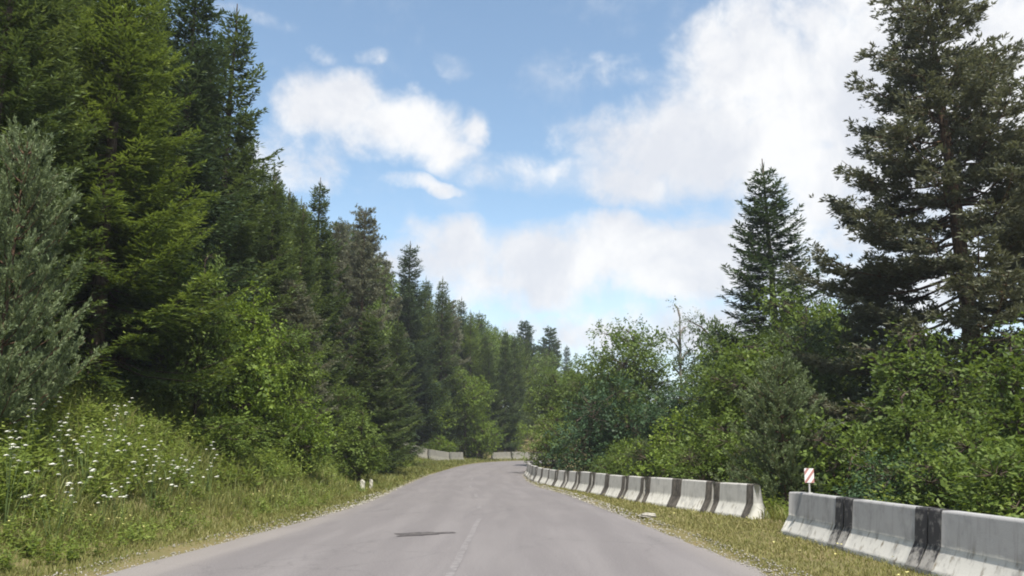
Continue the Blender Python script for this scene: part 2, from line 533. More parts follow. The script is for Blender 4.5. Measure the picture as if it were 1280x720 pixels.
# ------------------------------------------------------------------ concrete barriers
def concrete(name, lower, upper, rust=.25):
    m, nt = new_mat(name)
    t = nt.n('ShaderNodeTexCoord'); sp = nt.n('ShaderNodeSeparateXYZ')
    nt.l(t.outputs['Object'], sp.inputs[0])
    oi = nt.n('ShaderNodeObjectInfo')
    ad = nt.n('ShaderNodeVectorMath', operation='ADD')
    nt.l(t.outputs['Object'], ad.inputs[0])
    rv = nt.n('ShaderNodeCombineXYZ'); nt.l(nt.m('MULTIPLY', oi.outputs['Random'], 40), rv.inputs[1]); nt.l(rv.outputs[0], ad.inputs[1])
    n1 = nt.noise(ad.outputs[0], 3.0, 7, .65)
    mp = nt.n('ShaderNodeMapping'); mp.inputs['Scale'].default_value = (9, 9, .9); nt.l(ad.outputs[0], mp.inputs[0])
    drip = nt.noise(mp.outputs[0], 1.0, 5, .6)
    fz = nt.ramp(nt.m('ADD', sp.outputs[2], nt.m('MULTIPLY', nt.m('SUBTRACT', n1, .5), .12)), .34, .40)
    c = nt.mix(fz, lower, upper)  # paler flare below: the light it catches put into the colour, besides whitewash
    c = nt.mix(nt.m('MULTIPLY', nt.ramp(n1, .46, .72), .6), c, tuple(q * .55 for q in upper))
    c = nt.mix(nt.m('MULTIPLY', nt.ramp(drip, .5, .75), .35), c, (.12, .112, .10))
    c = nt.mix(nt.m('MULTIPLY', nt.m('MULTIPLY', nt.ramp(drip, .55, .72), rust), nt.ramp(sp.outputs[2], .5, .25)), c, (.17, .13, .075))
    fine = nt.noise(ad.outputs[0], 40, 4, .7)
    finish(nt, principled(nt, c, .9, bump(nt, nt.m('ADD', nt.m('MULTIPLY', n1, .6), nt.m('MULTIPLY', fine, .4)), .35, .02), .2))
    return m
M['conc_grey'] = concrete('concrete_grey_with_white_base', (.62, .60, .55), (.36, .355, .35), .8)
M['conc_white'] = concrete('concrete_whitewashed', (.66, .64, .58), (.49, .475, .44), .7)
M['conc_old'] = concrete('concrete_weathered', (.20, .19, .155), (.19, .18, .15), .6)
bm_, nt = new_mat('faded_black_paint')
t = nt.n('ShaderNodeTexCoord')
n1 = nt.noise(t.outputs['Object'], 6.0, 7, .68); spz = nt.n('ShaderNodeSeparateXYZ'); nt.l(t.outputs['Object'], spz.inputs[0])
wear = nt.m('MAXIMUM', nt.ramp(nt.m('ADD', n1, nt.m('MULTIPLY', nt.m('SUBTRACT', .42, spz.outputs[2]), .55)), .50, .72), nt.m('MULTIPLY', nt.ramp(n1, .52, .66), .45))
finish(nt, principled(nt, nt.mix(wear, (.04, .038, .04), (.36, .34, .31)), .8, bump(nt, n1, .3, .01)))
M['black_paint'] = bm_
bm2, nt = new_mat('worn_black_paint')
t = nt.n('ShaderNodeTexCoord')
n1 = nt.noise(t.outputs['Object'], 5.0, 7, .68)
finish(nt, principled(nt, nt.mix(nt.ramp(n1, .35, .7), (.055, .048, .042), (.17, .15, .125)), .85, bump(nt, n1, .3, .01)))
M['black_worn'] = bm2

PROFILE = [(-.31, -.12), (-.31, .06), (-.285, .09), (-.165, .31), (-.14, .36), (-.092, .78), (-.075, .815), (.075, .815), (.092, .78), (.14, .36), (.165, .31), (.285, .09), (.31, .06), (.31, -.12)]
def extrude(y0, y1, grow, ends=True, seg=3, jag=0.0, seed=0):
    rg = np.random.default_rng(seed)
    pr = np.array(PROFILE); n = len(pr)
    c0 = np.array([0, .35])
    V = []; ysv = np.linspace(y0, y1, seg)
    for k, yv in enumerate(ysv):
        dl = pr - c0; L = np.linalg.norm(dl, axis=1)[:, None]
        q = pr + dl / L * grow
        bev = .012 if ends and k in (0, seg - 1) else 0
        q = q - dl / L * bev
        for p in q:
            V.append((p[0], yv + (rg.uniform(-jag, jag) if jag else 0), p[1]))
    Q = []
    for k in range(seg - 1):
        for j in range(n - 1):
            a = k * n + j
            Q.append((a, a + 1, a + n + 1, a + n))
    return V, Q, n

def barrier_meshes(length, band0, band1, name):
    segs = 7
    V, Q, n = extrude(0.012, length - .012, 0, True, segs)
    # end caps as fans
    T = []
    for k in (0, segs - 1):
        c = len(V); V.append((0, .012 if k == 0 else length - .012, .3))
        for j in range(n):
            a, b = k * n + j, k * n + (j + 1) % n
            T.append((c, b, a) if k == 0 else (c, a, b))
    body = mesh_np(name + '_body', V, quads=[(a, d, c, b) for a, b, c, d in Q], tris=T, mats=[M['conc_grey']])
    bands = []
    for (a, b, sd) in ((.0135, band0, 1), (length - band1, length - .0135, 2)):
        V, Q, n = extrude(a, b, .004, False, 3, .02 if False else 0, sd)
        bands.append(mesh_np(name + '_band', V, quads=[(a_, d, c, b_) for a_, b_, c, d in Q], mats=[M['black_paint']]))
    return body, bands
B_LEN = 2.74
rgB = np.random.default_rng(31)
b_body, b_bands = barrier_meshes(B_LEN, .34, .34, 'barrier')
_, b_wide = barrier_meshes(B_LEN, .44, .40, 'barrier_wide')
def barrier(p0, p1, mat, label, group, scale_z=1.0, bands=(0, 1), zoff=0.0):
    """one precast block from p0 to p1 on the ground"""
    dx, dy = p1[0] - p0[0], p1[1] - p0[1]
    L = math.hypot(dx, dy)
    o = bpy.data.objects.new('concrete_barrier', None); COL.objects.link(o)
    o.empty_display_size = .3
    z0, z1 = tz(*p0) + zoff, tz(*p1) + zoff
    o.location = (p0[0], p0[1], z0)
    o.rotation_euler = (math.atan2(z1 - z0, L), 0, math.atan2(-dx, dy))
    o.rotation_euler.y = R(float(rgB.normal(0, .9)))
    o.scale = (1, L / B_LEN, scale_z)
    tag(o, label, 'barrier', group)
    b = link('body', b_body, o)
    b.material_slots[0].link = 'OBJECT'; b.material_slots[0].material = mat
    for k in bands:
        bb = link('black_band', (b_bands if mat == M['conc_grey'] else b_wide)[k], o)
        if mat != M['conc_grey']:
            bb.material_slots[0].link = 'OBJECT'; bb.material_slots[0].material = M['black_worn']
    return o

BX = 5.66
near_ys = [16.6, 13.85, 11.1, 8.35]
labels = ['grey concrete barrier with white base, first of its row, under the striped marker plate',
          'grey concrete barrier with white base between two black painted bands',
          'long grey concrete barrier past the second black band, its white base stained']
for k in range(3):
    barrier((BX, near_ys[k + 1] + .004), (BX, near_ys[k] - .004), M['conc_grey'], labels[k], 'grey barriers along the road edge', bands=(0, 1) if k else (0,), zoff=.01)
# the far row swings left with the bend
row = catmull([(6.05, 20.3, 0, 0), (5.35, 23.6, 0, 0), (4.5, 27, 0, 0), (3.75, 31.5, 0, 0), (2.95, 37, 0, 0), (2.15, 43.5, 0, 0), (1.45, 50, 0, 0), (1.25, 57, 0, 0), (1.4, 64, 0, 0), (2.1, 72, 0, 0)], .2)
rs = np.concatenate([[0], np.cumsum(np.linalg.norm(np.diff(row[:, :2], axis=0), axis=1))])
ORD = 'first second third fourth fifth sixth seventh eighth ninth tenth eleventh twelfth thirteenth fourteenth fifteenth sixteenth seventeenth eighteenth'.split()
rg = np.random.default_rng(11)
q = 0.0; k = 0
while q + 2.2 < rs[-1] and k < 18:
    L = 2.25 if k < 6 else 2.5
    a = (np.interp(q, rs, row[:, 0]), np.interp(q, rs, row[:, 1])); b = (np.interp(q + L, rs, row[:, 0]), np.interp(q + L, rs, row[:, 1]))
    ja = rg.normal(0, .04, 2)
    lab = ORD[k] + ' whitewashed barrier with black ends counted from the grassy gap along the bend'
    if k == 0:
        lab = 'whitewashed concrete barrier ending its row at the grassy gap before the grey barriers'
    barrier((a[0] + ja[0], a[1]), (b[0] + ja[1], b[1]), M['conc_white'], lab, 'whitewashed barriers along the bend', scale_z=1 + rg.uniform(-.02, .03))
    q += L + .05; k += 1
# weathered blocks on the outer side of the far bend
out_pts = [(-11.2, 82.5), (-8.9, 85.5), (-6.9, 89), (-5.6, 93)]
for k in range(3):
    a, b = out_pts[k], out_pts[k + 1]
    L = math.hypot(b[0] - a[0], b[1] - a[1])
    b = (a[0] + (b[0] - a[0]) * (L - .1) / L, a[1] + (b[1] - a[1]) * (L - .1) / L)
    barrier(a, b, M['conc_old'], ('weathered grey concrete barrier lowest on the grass outside the far road bend', 'middle weathered grey concrete barrier outside the far road bend', 'last weathered grey concrete barrier, under the leaning light green bush')[k], 'weathered barriers at the far bend', scale_z=1.3, bands=())
out2 = [(-2.6, 104.5), (-.1, 107.8), (2.6, 111.0), (5.6, 114)]
for k in range(3):
    a, b = out2[k], out2[k + 1]
    L = math.hypot(b[0] - a[0], b[1] - a[1])
    b = (a[0] + (b[0] - a[0]) * (L - .25) / L, a[1] + (b[1] - a[1]) * (L - .25) / L)
    barrier(a, b, M['conc_old'], ('first pale concrete barrier after the bush gap beyond the bend', 'second pale concrete barrier where the road disappears behind the trees', 'third pale concrete barrier beyond the bend, farthest along the road')[k], 'pale barriers beyond the bend', scale_z=1.25, bands=())

# ------------------------------------------------------------------ marker sign on the first grey barrier
def box_mesh(name, x0, x1, y0, y1, z0, z1, mat, bev=0.0):
    import bmesh
    bm = bmesh.new()
    bmesh.ops.create_cube(bm, size=1)
    for v in bm.verts:
        v.co = ((x0 + x1) / 2 + v.co.x * (x1 - x0), (y0 + y1) / 2 + v.co.y * (y1 - y0), (z0 + z1) / 2 + v.co.z * (z1 - z0))
    if bev:
        bmesh.ops.bevel(bm, geom=bm.edges[:], offset=bev, segments=2, affect='EDGES')
    me = bpy.data.meshes.new(name); bm.to_mesh(me); bm.free()
    me.materials.append(mat)
    return me
M['sign_white'] = plain('reflective_white', (.74, .72, .70), .45, .06)
M['sign_red'] = plain('faded_red', (.40, .19, .17), .5, .15)
M['steel'] = plain('galvanised_steel', (.42, .41, .39), .5, .1)
sx, sy = BX + .02, 15.75
sign = bpy.data.objects.new('marker_sign', None); COL.objects.link(sign)
sign.location = (sx, sy, tz(BX, sy) + .01 + .815)
sign.rotation_euler = (0, R(1.5), R(12))
tag(sign, 'small white marker plate with red diagonal stripes on top of grey barrier', 'sign')
link('post', box_mesh('post', -.014, .014, -.012, .012, -.005, .42, M['steel'], .003), sign)
link('foot_plate', box_mesh('foot_plate', -.045, .045, -.035, .035, -.004, .012, M['steel'], .002), sign)
plate = link('plate', box_mesh('plate', -.10, .10, -.022, -.014, .19, .46, M['sign_white'], .003), sign)
def clip_stripe(c0, c1):          # diagonal stripe clipped to the plate
    x0, x1, z0, z1 = -.098, .098, .192, .458
    poly = [(x0, z0), (x1, z0), (x1, z1), (x0, z1)]
    f = lambda p: (p[1] - .325) - 1.25 * p[0]
    for lim, sg in ((c0, 1), (c1, -1)):
        outp = []
        for i in range(len(poly)):
            a, b = poly[i], poly[(i + 1) % len(poly)]
            fa, fb = sg * (f(a) - lim), sg * (f(b) - lim)
            if fa >= 0: outp.append(a)
            if fa * fb < 0:
                t_ = fa / (fa - fb); outp.append((a[0] + (b[0] - a[0]) * t_, a[1] + (b[1] - a[1]) * t_))
        poly = outp
        if not poly: return None
    n = len(poly)
    me = bpy.data.meshes.new('stripe')
    me.from_pydata([(p[0], -.0245, p[1]) for p in poly] + [(p[0], -.0215, p[1]) for p in poly], [], [tuple(range(n)), tuple(range(2 * n - 1, n - 1, -1))] + [(i, n + i, n + (i + 1) % n, (i + 1) % n) for i in range(n)])
    me.materials.append(M['sign_red'])
    return me
for c0 in (-.20, -.02, .16):
    me = clip_stripe(c0 - .035, c0 + .035)
    if me: link('stripe', me, plate)

# two white stones on the left verge, a loose stone on the right edge
def rock_mesh(name, sx_, sy_, sz_, mat, seed, box=.0):
    import bmesh
    rg = np.random.default_rng(seed)
    bm = bmesh.new()
    bmesh.ops.create_icosphere(bm, subdivisions=3, radius=1)
    for v in bm.verts:
        c = np.array(v.co); m = np.max(np.abs(c))
        c = c * (1 - box) + (c / m) * box
        nz = 1 + .08 * math.sin(5 * c[0] + seed) * math.cos(4 * c[1]) + .06 * math.sin(9 * c[2] + 3 * c[0]) + rg.normal(0, .012)
        v.co = (c[0] * sx_ * nz, c[1] * sy_ * nz, c[2] * sz_ * nz)
    me = bpy.data.meshes.new(name); bm.to_mesh(me); bm.free()
    me.materials.append(mat)
    return me
M['stone_white'] = plain('whitewashed_stone', (.44, .42, .35), .9, .25)
M['stone'] = plain('grey_stone', (.30, .28, .24), .9, .25)
for (px, py, Y_, h, lab) in ((453, 604, 33.5, .44, 'squat whitewashed marker stone standing in the left grass verge'), (464, 600, 36.0, .40, 'slimmer whitewashed marker stone behind the squat one on the grass verge')):
    x = at_depth(px, py, Y_)[0]
    o = link('marker_stone', rock_mesh('marker_stone', .095 if px < 460 else .07, .085, h / 2 + .06, M['stone_white'], int(px), .75), None, (x, Y_, tz(x, Y_) + h / 2 - .02))
    tag(o, lab, 'stone')
o = link('loose_stone', rock_mesh('loose_stone', .19, .13, .07, M['stone'], 4, .2), None, (3.35, 20.4, tz(3.35, 20.4) + .05))
tag(o, 'flat grey stone lying at the asphalt edge below the whitewashed barriers', 'stone')

# ------------------------------------------------------------------ trees: one of each kind is grown, then copied
def perp_of(D, rg):
    r = rg.normal(size=D.shape)
    return unit(np.cross(D, r))

def grow_spruce(name, H, Rb, seed, mat, droop=.22, base=.06, dens=1.0, top_narrow=.85, bark='bark', ragged=.26, gap=1.45, patchy=.12, fine=1.0):
    rg = np.random.default_rng(seed)
    wood, lv = Tubes(), Leaves()
    zz = np.linspace(-.6, H, 14)
    wob = np.cumsum(rg.normal(0, .018, (14, 2)), 0); wob[0] = 0
    tr = .012 * H * (1 - zz / H) ** .9 + .018
    wood.add(np.column_stack([wob, zz]), tr, 8)
    cx_ = lambda z: np.array([np.interp(z, zz, wob[:, 0]), np.interp(z, zz, wob[:, 1]), z])
    z = H * base + .3
    while z < H - .75:
        t_ = z / H
        env = Rb * (1 - t_) ** top_narrow + .12 * min(1, (1 - t_) * 12)
        nb = int(round(rg.integers(6, 9) * (1 if t_ < .9 else .8)))
        a0 = rg.uniform(0, 6.28)
        for k in range(nb):
            az_ = a0 + k * 6.283 / nb + rg.normal(0, .22)
            L = env * rg.uniform(1 - ragged * 1.6, 1 + ragged)
            bt = rg.normal(0, patchy)
            if rg.random() < .06: L *= .5
            slope = -droop * (1.25 - t_) + .55 * max(0, t_ - .45) + rg.normal(0, .07)
            s = np.linspace(0, 1, 7)
            hd = np.array([math.cos(az_), math.sin(az_), 0])
            side = np.array([-hd[1], hd[0], 0])
            bend = rg.normal(0, .08)
            P = cx_(z + rg.uniform(-.12, .12)) + np.outer(L * s, hd) + np.outer(L * bend * s ** 2, side)
            P[:, 2] += L * (slope * s - droop * .55 * np.sin(s * 2.4) * (1 - t_ * .7) + (.20 + droop * .9) * s ** 3)
            wood.add(P[[0, 2, 4, 6]], np.array([.028, .018, .011, .004]) * (.5 + L / 4), 3)
            n = max(5, int(L / (.072 / dens)))
            u = np.sort(rg.uniform(.06 if L < 1.2 else .16, 1, n * 2))
            B = np.stack([np.interp(u, s, P[:, j]) for j in range(3)], 1)
            T = np.gradient(P, axis=0); T = unit(np.stack([np.interp(u, s, T[:, j]) for j in range(3)], 1))
            sg = np.where(np.arange(len(u)) % 2 == 0, 1, -1)[:, None]
            ang = rg.uniform(.55, 1.05, len(u))[:, None]
            D = unit(T * np.cos(ang) + side * sg * np.sin(ang) + np.array([0, 0, 1]) * rg.normal(-.22 * (1.1 - t_), .14, (len(u), 1)))
            ln = (.30 * L * (1.15 - u) * rg.uniform(.6, 1.25, len(u)) + .17)
            # needle sprays along each side twig
            m = np.clip((ln / (.10 * fine)).astype(int), 2, 14)
            idx = np.repeat(np.arange(len(u)), m)
            fr = (np.arange(len(idx)) - np.repeat(np.cumsum(m) - m, m) + rg.uniform(0, 1, len(idx))) / m[idx]
            BP = B[idx] + D[idx] * (ln[idx] * fr)[:, None]
            BP[:, 2] -= .22 * ln[idx] * fr ** 2 * (1.2 - t_)
            S2 = unit(np.cross(D[idx], np.array([0, 0, 1.0])) + rg.normal(0, .25, (len(idx), 3)))
            sgn = rg.choice([-1, 1], len(idx))[:, None]
            a2 = rg.uniform(.15, .85, len(idx))[:, None]
            DD = unit(D[idx] * np.cos(a2) + S2 * sgn * np.sin(a2) + rg.normal(0, .16, (len(idx), 3)))
            SS = np.cross(DD, np.array([0, 0, 1.0])) + rg.normal(0, .45, (len(idx), 3))
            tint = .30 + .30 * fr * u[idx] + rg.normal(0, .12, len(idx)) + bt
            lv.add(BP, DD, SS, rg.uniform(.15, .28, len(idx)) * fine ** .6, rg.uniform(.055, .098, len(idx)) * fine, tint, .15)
            # the leading shoot
            lv.add(P[-3:], np.gradient(P, axis=0)[-3:], np.tile(side, (3, 1)), .22, .05, .6, .1)
        z += gap * rg.uniform(.24, .42) / dens * (.7 + .4 * (1 - t_))
    lv.add([[wob[-1, 0], wob[-1, 1], H - q_] for q_ in (.55, .7, .75, .85, .9, 1.0)], [[.0, 0, 1], [.25, 0, 1], [-.2, .1, 1], [.05, .25, 1], [0, -.22, 1], [.1, .1, 1]], [[1, 0, 0], [0, 1, 0]] * 3, .55, .06, .55)
    return (wood.mesh(name + '_trunk', M[bark]), lv.mesh(name + '_crown', mat))

def needle_tufts(lv, B, D, rg, per, ln, wd, spread, t0, upward=.3):
    idx = np.repeat(np.arange(len(B)), per)
    V = unit(D[idx] + rg.normal(0, spread, (len(idx), 3)) + np.array([0, 0, upward]))
    lv.add(B[idx] + rg.normal(0, .018, (len(idx), 3)), V, rg.normal(size=(len(idx), 3)), rg.uniform(.7, 1.2, len(idx)) * ln, wd, t0 + rg.normal(0, .15, len(idx)), .0, .5)

def grow_pine(name, H, Rb, seed, mat, base=.16, per=5):
    """old pine: long level boughs with upswept, tufted ends and gaps between the layers"""
    rg = np.random.default_rng(seed)
    wood, lv = Tubes(), Leaves()
    zz = np.linspace(-.8, H, 16)
    wob = np.cumsum(rg.normal(0, .05, (16, 2)), 0); wob[:2] = 0
    wood.add(np.column_stack([wob, zz]), .0145 * H * (1 - zz / H) ** .8 + .02, 9)
    z = base * H
    while z < H * .985:
        t_ = (z / H - base) / (1 - base)
        prof = min(1.0, (1 - t_) ** .72 * 1.02) * (.72 + .28 * min(1, t_ / .25))
        nb = rg.integers(3, 6)
        a0 = rg.uniform(0, 6.28)
        for k in range(nb):
            az_ = a0 + k * 6.283 / nb + rg.normal(0, .35)
            L = (Rb * prof + .3) * rg.uniform(.55, 1.12)
            hd = np.array([math.cos(az_), math.sin(az_), 0]); side = np.array([-hd[1], hd[0], 0])
            s = np.linspace(0, 1, 9)
            slope = -.08 + .6 * t_ ** 1.5 + rg.normal(0, .08)
            P = np.array([np.interp(z, zz, wob[:, 0]), np.interp(z, zz, wob[:, 1]), z + rg.uniform(-.25, .25)]) + np.outer(L * s, hd) + np.outer(L * rg.normal(0, .14) * s ** 2, side)
            P[:, 2] += L * (slope * s - .18 * np.sin(s * 2.6) + .24 * s ** 3) + np.cumsum(rg.normal(0, .03, 9))
            wood.add(P, np.linspace(.05, .008, 9) * (.4 + L / 5), 4)
            ns = max(5, int(L * 7.2))
            u = rg.uniform(.25 if t_ < .7 else .12, 1, ns)
            B = np.stack([np.interp(u, s, P[:, j]) for j in range(3)], 1)
            sg = np.where(rg.random(ns) < .5, 1, -1)
            for b, uu, g in zip(B, u, sg):
                l2 = (.30 * L * (1.15 - uu) + .32) * rg.uniform(.6, 1.2)
                a = rg.uniform(.35, 1.1)
                d = hd * math.cos(a) + side * g * math.sin(a)
                d = d + np.array([0, 0, rg.uniform(-.06, .2)])
                q = np.linspace(0, 1, 5)
                pts = b + np.outer(l2 * q, d) + np.outer(l2 * .22 * q ** 2, [0, 0, 1])
                wood.add(pts[[0, 2, 4]], [.012, .008, .004], 3)
                nt_ = max(5, int(l2 / .06))
                f = rg.uniform(.18, 1.0, nt_)
                TB = np.stack([np.interp(f, q, pts[:, j]) for j in range(3)], 1) + rg.normal(0, .11, (nt_, 3)) * [1, 1, .45]
                needle_tufts(lv, TB, np.tile(unit(d), (nt_, 1)), rg, per, .20, .056, .62, .42 + rg.normal(0, .08), .35)
        z += rg.uniform(.32, .56) * (1.05 if t_ < .5 else .8)
    tip = np.column_stack([np.full(14, wob[-1, 0]), np.full(14, wob[-1, 1]), np.linspace(H - 1.2, H, 14)])
    needle_tufts(lv, tip, np.tile([0, 0, 1.0], (14, 1)), rg, 14, .15, .024, .6, .5, .6)
    return (wood.mesh(name + '_trunk', M['bark_pine']), lv.mesh(name + '_crown', mat))

def grow_young_pine(name, H, Rb, seed, mat):
    """young pine: bushy cone, every shoot swept upwards like a candle"""
    rg = np.random.default_rng(seed)
    wood, lv = Tubes(), Leaves()
    zz = np.linspace(-.4, H, 8)
    wood.add(np.column_stack([zz * 0, zz * 0, zz]), .013 * H * (1 - zz / H) + .012, 7)
    z = .25
    while z < H - .25:
        t_ = z / H
        nb = rg.integers(5, 8); a0 = rg.uniform(0, 6.28)
        for k in range(nb):
            az_ = a0 + k * 6.283 / nb + rg.normal(0, .2)
            L = (Rb * (1 - t_) ** .75 + .22) * rg.uniform(.7, 1.15)
            hd = np.array([math.cos(az_), math.sin(az_), 0]); side = np.array([-hd[1], hd[0], 0])
            s = np.linspace(0, 1, 6)
            P = np.array([0, 0, z]) + np.outer(L * s, hd)
            P[:, 2] += L * ((.12 + .35 * t_) * s + .42 * s ** 2.2)
            wood.add(P, np.linspace(.022, .006, 6), 3)
            n = max(3, int(L * 8))
            f = rg.uniform(.2, 1, n)
            B = np.stack([np.interp(f, s, P[:, j]) for j in range(3)], 1)
            for b, ff in zip(B, f):
                l2 = rg.uniform(.24, .55) * (1.25 - .4 * ff) * (.6 + .4 * min(1, L))
                d = unit(hd * rg.uniform(.2, .9) + side * rg.normal(0, .75) + np.array([0, 0, rg.uniform(.25, 1.1)]))
                q = rg.uniform(0, 1, max(6, int(l2 / .028)))
                tb = b + np.outer(l2 * q, d)
                tb[:, 2] += l2 * .25 * q ** 2
                needle_tufts(lv, tb, np.tile(d, (len(q), 1)), rg, 4, .105, .032, .55, .36 + rg.normal(0, .07), .4)
        z += rg.uniform(.22, .36)
    tip = np.column_stack([np.zeros(12), np.zeros(12), np.linspace(H - .6, H, 12)])
    needle_tufts(lv, tip, np.tile([0, 0, 1.0], (12, 1)), rg, 10, .09, .016, .5, .55, .7)
    return (wood.mesh(name + '_trunk', M['bark_pine']), lv.mesh(name + '_crown', mat))

def grow_broadleaf(name, H, Rb, seed, mat, trunk=.25, lobes=20, leaf=.12, clusters=75, per=9, sparse=1.0, bark='bark', multi=1, top=1.0, flat=.78, cone=0.0):
    rg = np.random.default_rng(seed)
    wood, lv = Tubes(), Leaves()
    zc = H * (trunk + (1 - trunk) * .48); hz = H * (1 - trunk) * .5
    cen = []
    tries = 0
    while len(cen) < lobes and tries < 3000:
        tries += 1
        d = unit(rg.normal(size=3)); r = rg.random() ** .42
        zf = d[2] * r
        if cone and rg.random() > 1.15 - cone * (zf + 1) / 2: continue
        wid = (1 - cone * (zf + 1) / 2) if cone else 1 - .35 * max(0, zf) ** 1.5 * top - .15 * max(0, -zf)
        c = np.array([d[0] * r * Rb * .74 * wid, d[1] * r * Rb * .74 * wid, zc + zf * hz * .82])
        if all(np.linalg.norm((c - q) * [1, 1, .8]) > Rb * .27 for q in cen): cen.append(c)
    stems = []
    for k in range(multi):
        off = rg.normal(0, .12 * Rb, 2) if multi > 1 else np.zeros(2)
        lean = rg.normal(0, .05 + (.16 if multi > 1 else 0), 2)
        zt = np.linspace(-.5, H * (.82 if multi == 1 else .6), 8)
        xy = off + np.outer(np.clip(zt, 0, None), lean) + np.cumsum(rg.normal(0, .03, (8, 2)), 0)
        st = np.column_stack([xy, zt]); stems.append(st)
        wood.add(st, (.013 * H * np.linspace(1, .22, 8) + .01) / math.sqrt(multi), 7)
    for c in cen:
        rl = Rb * rg.uniform(.2, .44) * (1 - .45 * cone * max(0, (c[2] - zc) / hz))
        lf = rg.uniform(.75, 1.3)
        st = stems[rg.integers(len(stems))]
        zs = min(max(c[2] - np.linalg.norm(c[:2]) * .75 - .2, H * trunk * .5), st[-1, 2])
        a = np.array([np.interp(zs, st[:, 2], st[:, 0]), np.interp(zs, st[:, 2], st[:, 1]), zs])
        m_ = (a + c) / 2 + np.array([0, 0, .12 * np.linalg.norm(c - a)]) + rg.normal(0, .06, 3)
        wood.add([a, (a * .55 + m_ * .45), m_, (m_ + c) / 2, c], np.array([1, .8, .6, .45, .3]) * (.006 * H + .008), 5)
        n = max(8, int(clusters * (rl / (Rb * .36)) ** 2 * sparse))
        d = unit(rg.normal(size=(n, 3)) + np.array([0, 0, .28]))
        rr_ = rl * (.35 + .72 * rg.random(n) ** .55)
        pts = c + d * rr_[:, None] * [1.08, 1.08, flat]
        for b in pts[rg.random(n) < .3]:
            wood.add([c, (c + b) / 2 + rg.normal(0, .04, 3), b], [.014, .009, .004], 3)
        # sprays of leaves: each hangs off a twig and forms a loose flat fan
        tw = unit(d + rg.normal(0, .45, (n, 3)) + np.array([0, 0, -.1]))
        up = unit(np.array([0, 0, 1.0]) + rg.normal(0, .38, (n, 3)) + d * .3)
        idx = np.repeat(np.arange(n), per)
        f = rg.uniform(-.3, 1, len(idx)) * leaf * 2.6
        sd_ = unit(np.cross(tw, up))
        ang = rg.uniform(-1.25, 1.25, len(idx))[:, None]
        D = tw[idx] * np.cos(ang) + sd_[idx] * np.sin(ang) + rg.normal(0, .18, (len(idx), 3)) - np.array([0, 0, .18])
        B = pts[idx] + tw[idx] * f[:, None] + rg.normal(0, leaf * .35, (len(idx), 3))
        S = np.cross(D, up[idx]) + rg.normal(0, .35, (len(idx), 3))
        ct = rg.normal(0, .11, n); lt = rg.normal(0, .09)
        lv.add(B, D, S, rg.uniform(.65, 1.3, len(idx)) * leaf * lf, rg.uniform(.45, .72, len(idx)) * leaf * lf, .42 + lt + ct[idx] + rg.normal(0, .12, len(idx)), .12)
    return (wood.mesh(name + '_trunk', M[bark]), lv.mesh(name + '_crown', mat))

KIND = {}   # name -> (height, radius, meshes)
def reg(name, H, Rb, meshes):
    co = np.empty(len(meshes[1].vertices) * 3, np.float32); meshes[1].vertices.foreach_get('co', co)
    KIND[name] = (float(co[2::3].max()), Rb, meshes)
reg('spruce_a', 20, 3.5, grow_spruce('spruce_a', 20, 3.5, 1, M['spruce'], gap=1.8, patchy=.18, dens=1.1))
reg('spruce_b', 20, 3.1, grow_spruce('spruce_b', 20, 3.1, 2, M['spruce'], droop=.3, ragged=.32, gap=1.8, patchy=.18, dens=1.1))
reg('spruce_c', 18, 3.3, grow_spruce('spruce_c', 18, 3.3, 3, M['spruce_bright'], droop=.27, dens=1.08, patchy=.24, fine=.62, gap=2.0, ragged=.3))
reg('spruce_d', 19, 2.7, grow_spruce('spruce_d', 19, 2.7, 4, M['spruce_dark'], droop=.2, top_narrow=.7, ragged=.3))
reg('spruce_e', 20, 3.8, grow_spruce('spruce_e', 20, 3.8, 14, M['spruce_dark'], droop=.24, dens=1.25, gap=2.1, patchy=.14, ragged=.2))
reg('pine_a', 22, 5.4, grow_pine('pine_a', 22, 5.4, 7, M['pine']))
reg('pine_b', 17, 3.2, grow_pine('pine_b', 17, 3.2, 8, M['pine'], base=.2, per=5))
reg('young_pine_a', 6.2, 2.1, grow_young_pine('young_pine_a', 6.2, 2.1, 9, M['pine_young']))
reg('leaf_a', 12, 3.4, grow_broadleaf('leaf_a', 12, 3.4, 21, M['leaf_mid'], .22, 30, .19, 78, 8, flat=.66, top=.55))
reg('leaf_b', 8, 2.5, grow_broadleaf('leaf_b', 8, 2.5, 22, M['leaf_light'], .06, 34, .19, 40, 8, flat=.5, cone=.8))
reg('leaf_c', 12, 3.0, grow_broadleaf('leaf_c', 12, 3.0, 23, M['leaf_grey'], .25, 20, .16, 80, 8, sparse=1.0))
reg('bush_a', 4, 2.3, grow_broadleaf('bush_a', 4, 2.3, 24, M['leaf_light'], -.02, 24, .14, 52, 8, multi=4, top=.6, flat=.62))
reg('bush_b', 5, 2.6, grow_broadleaf('bush_b', 5, 2.6, 25, M['leaf_dark'], -.02, 24, .13, 62, 8, multi=4, top=.6))
reg('bush_c', 3, 1.7, grow_broadleaf('bush_c', 3, 1.7, 26, M['leaf_mid'], -.03, 18, .12, 52, 8, multi=5, top=.5))
reg('sparse_tree', 13, 1.7, grow_broadleaf('sparse_tree', 13, 1.7, 27, M['leaf_grey'], .3, 13, .13, 20, 7, bark='bark_pale', top=.2))

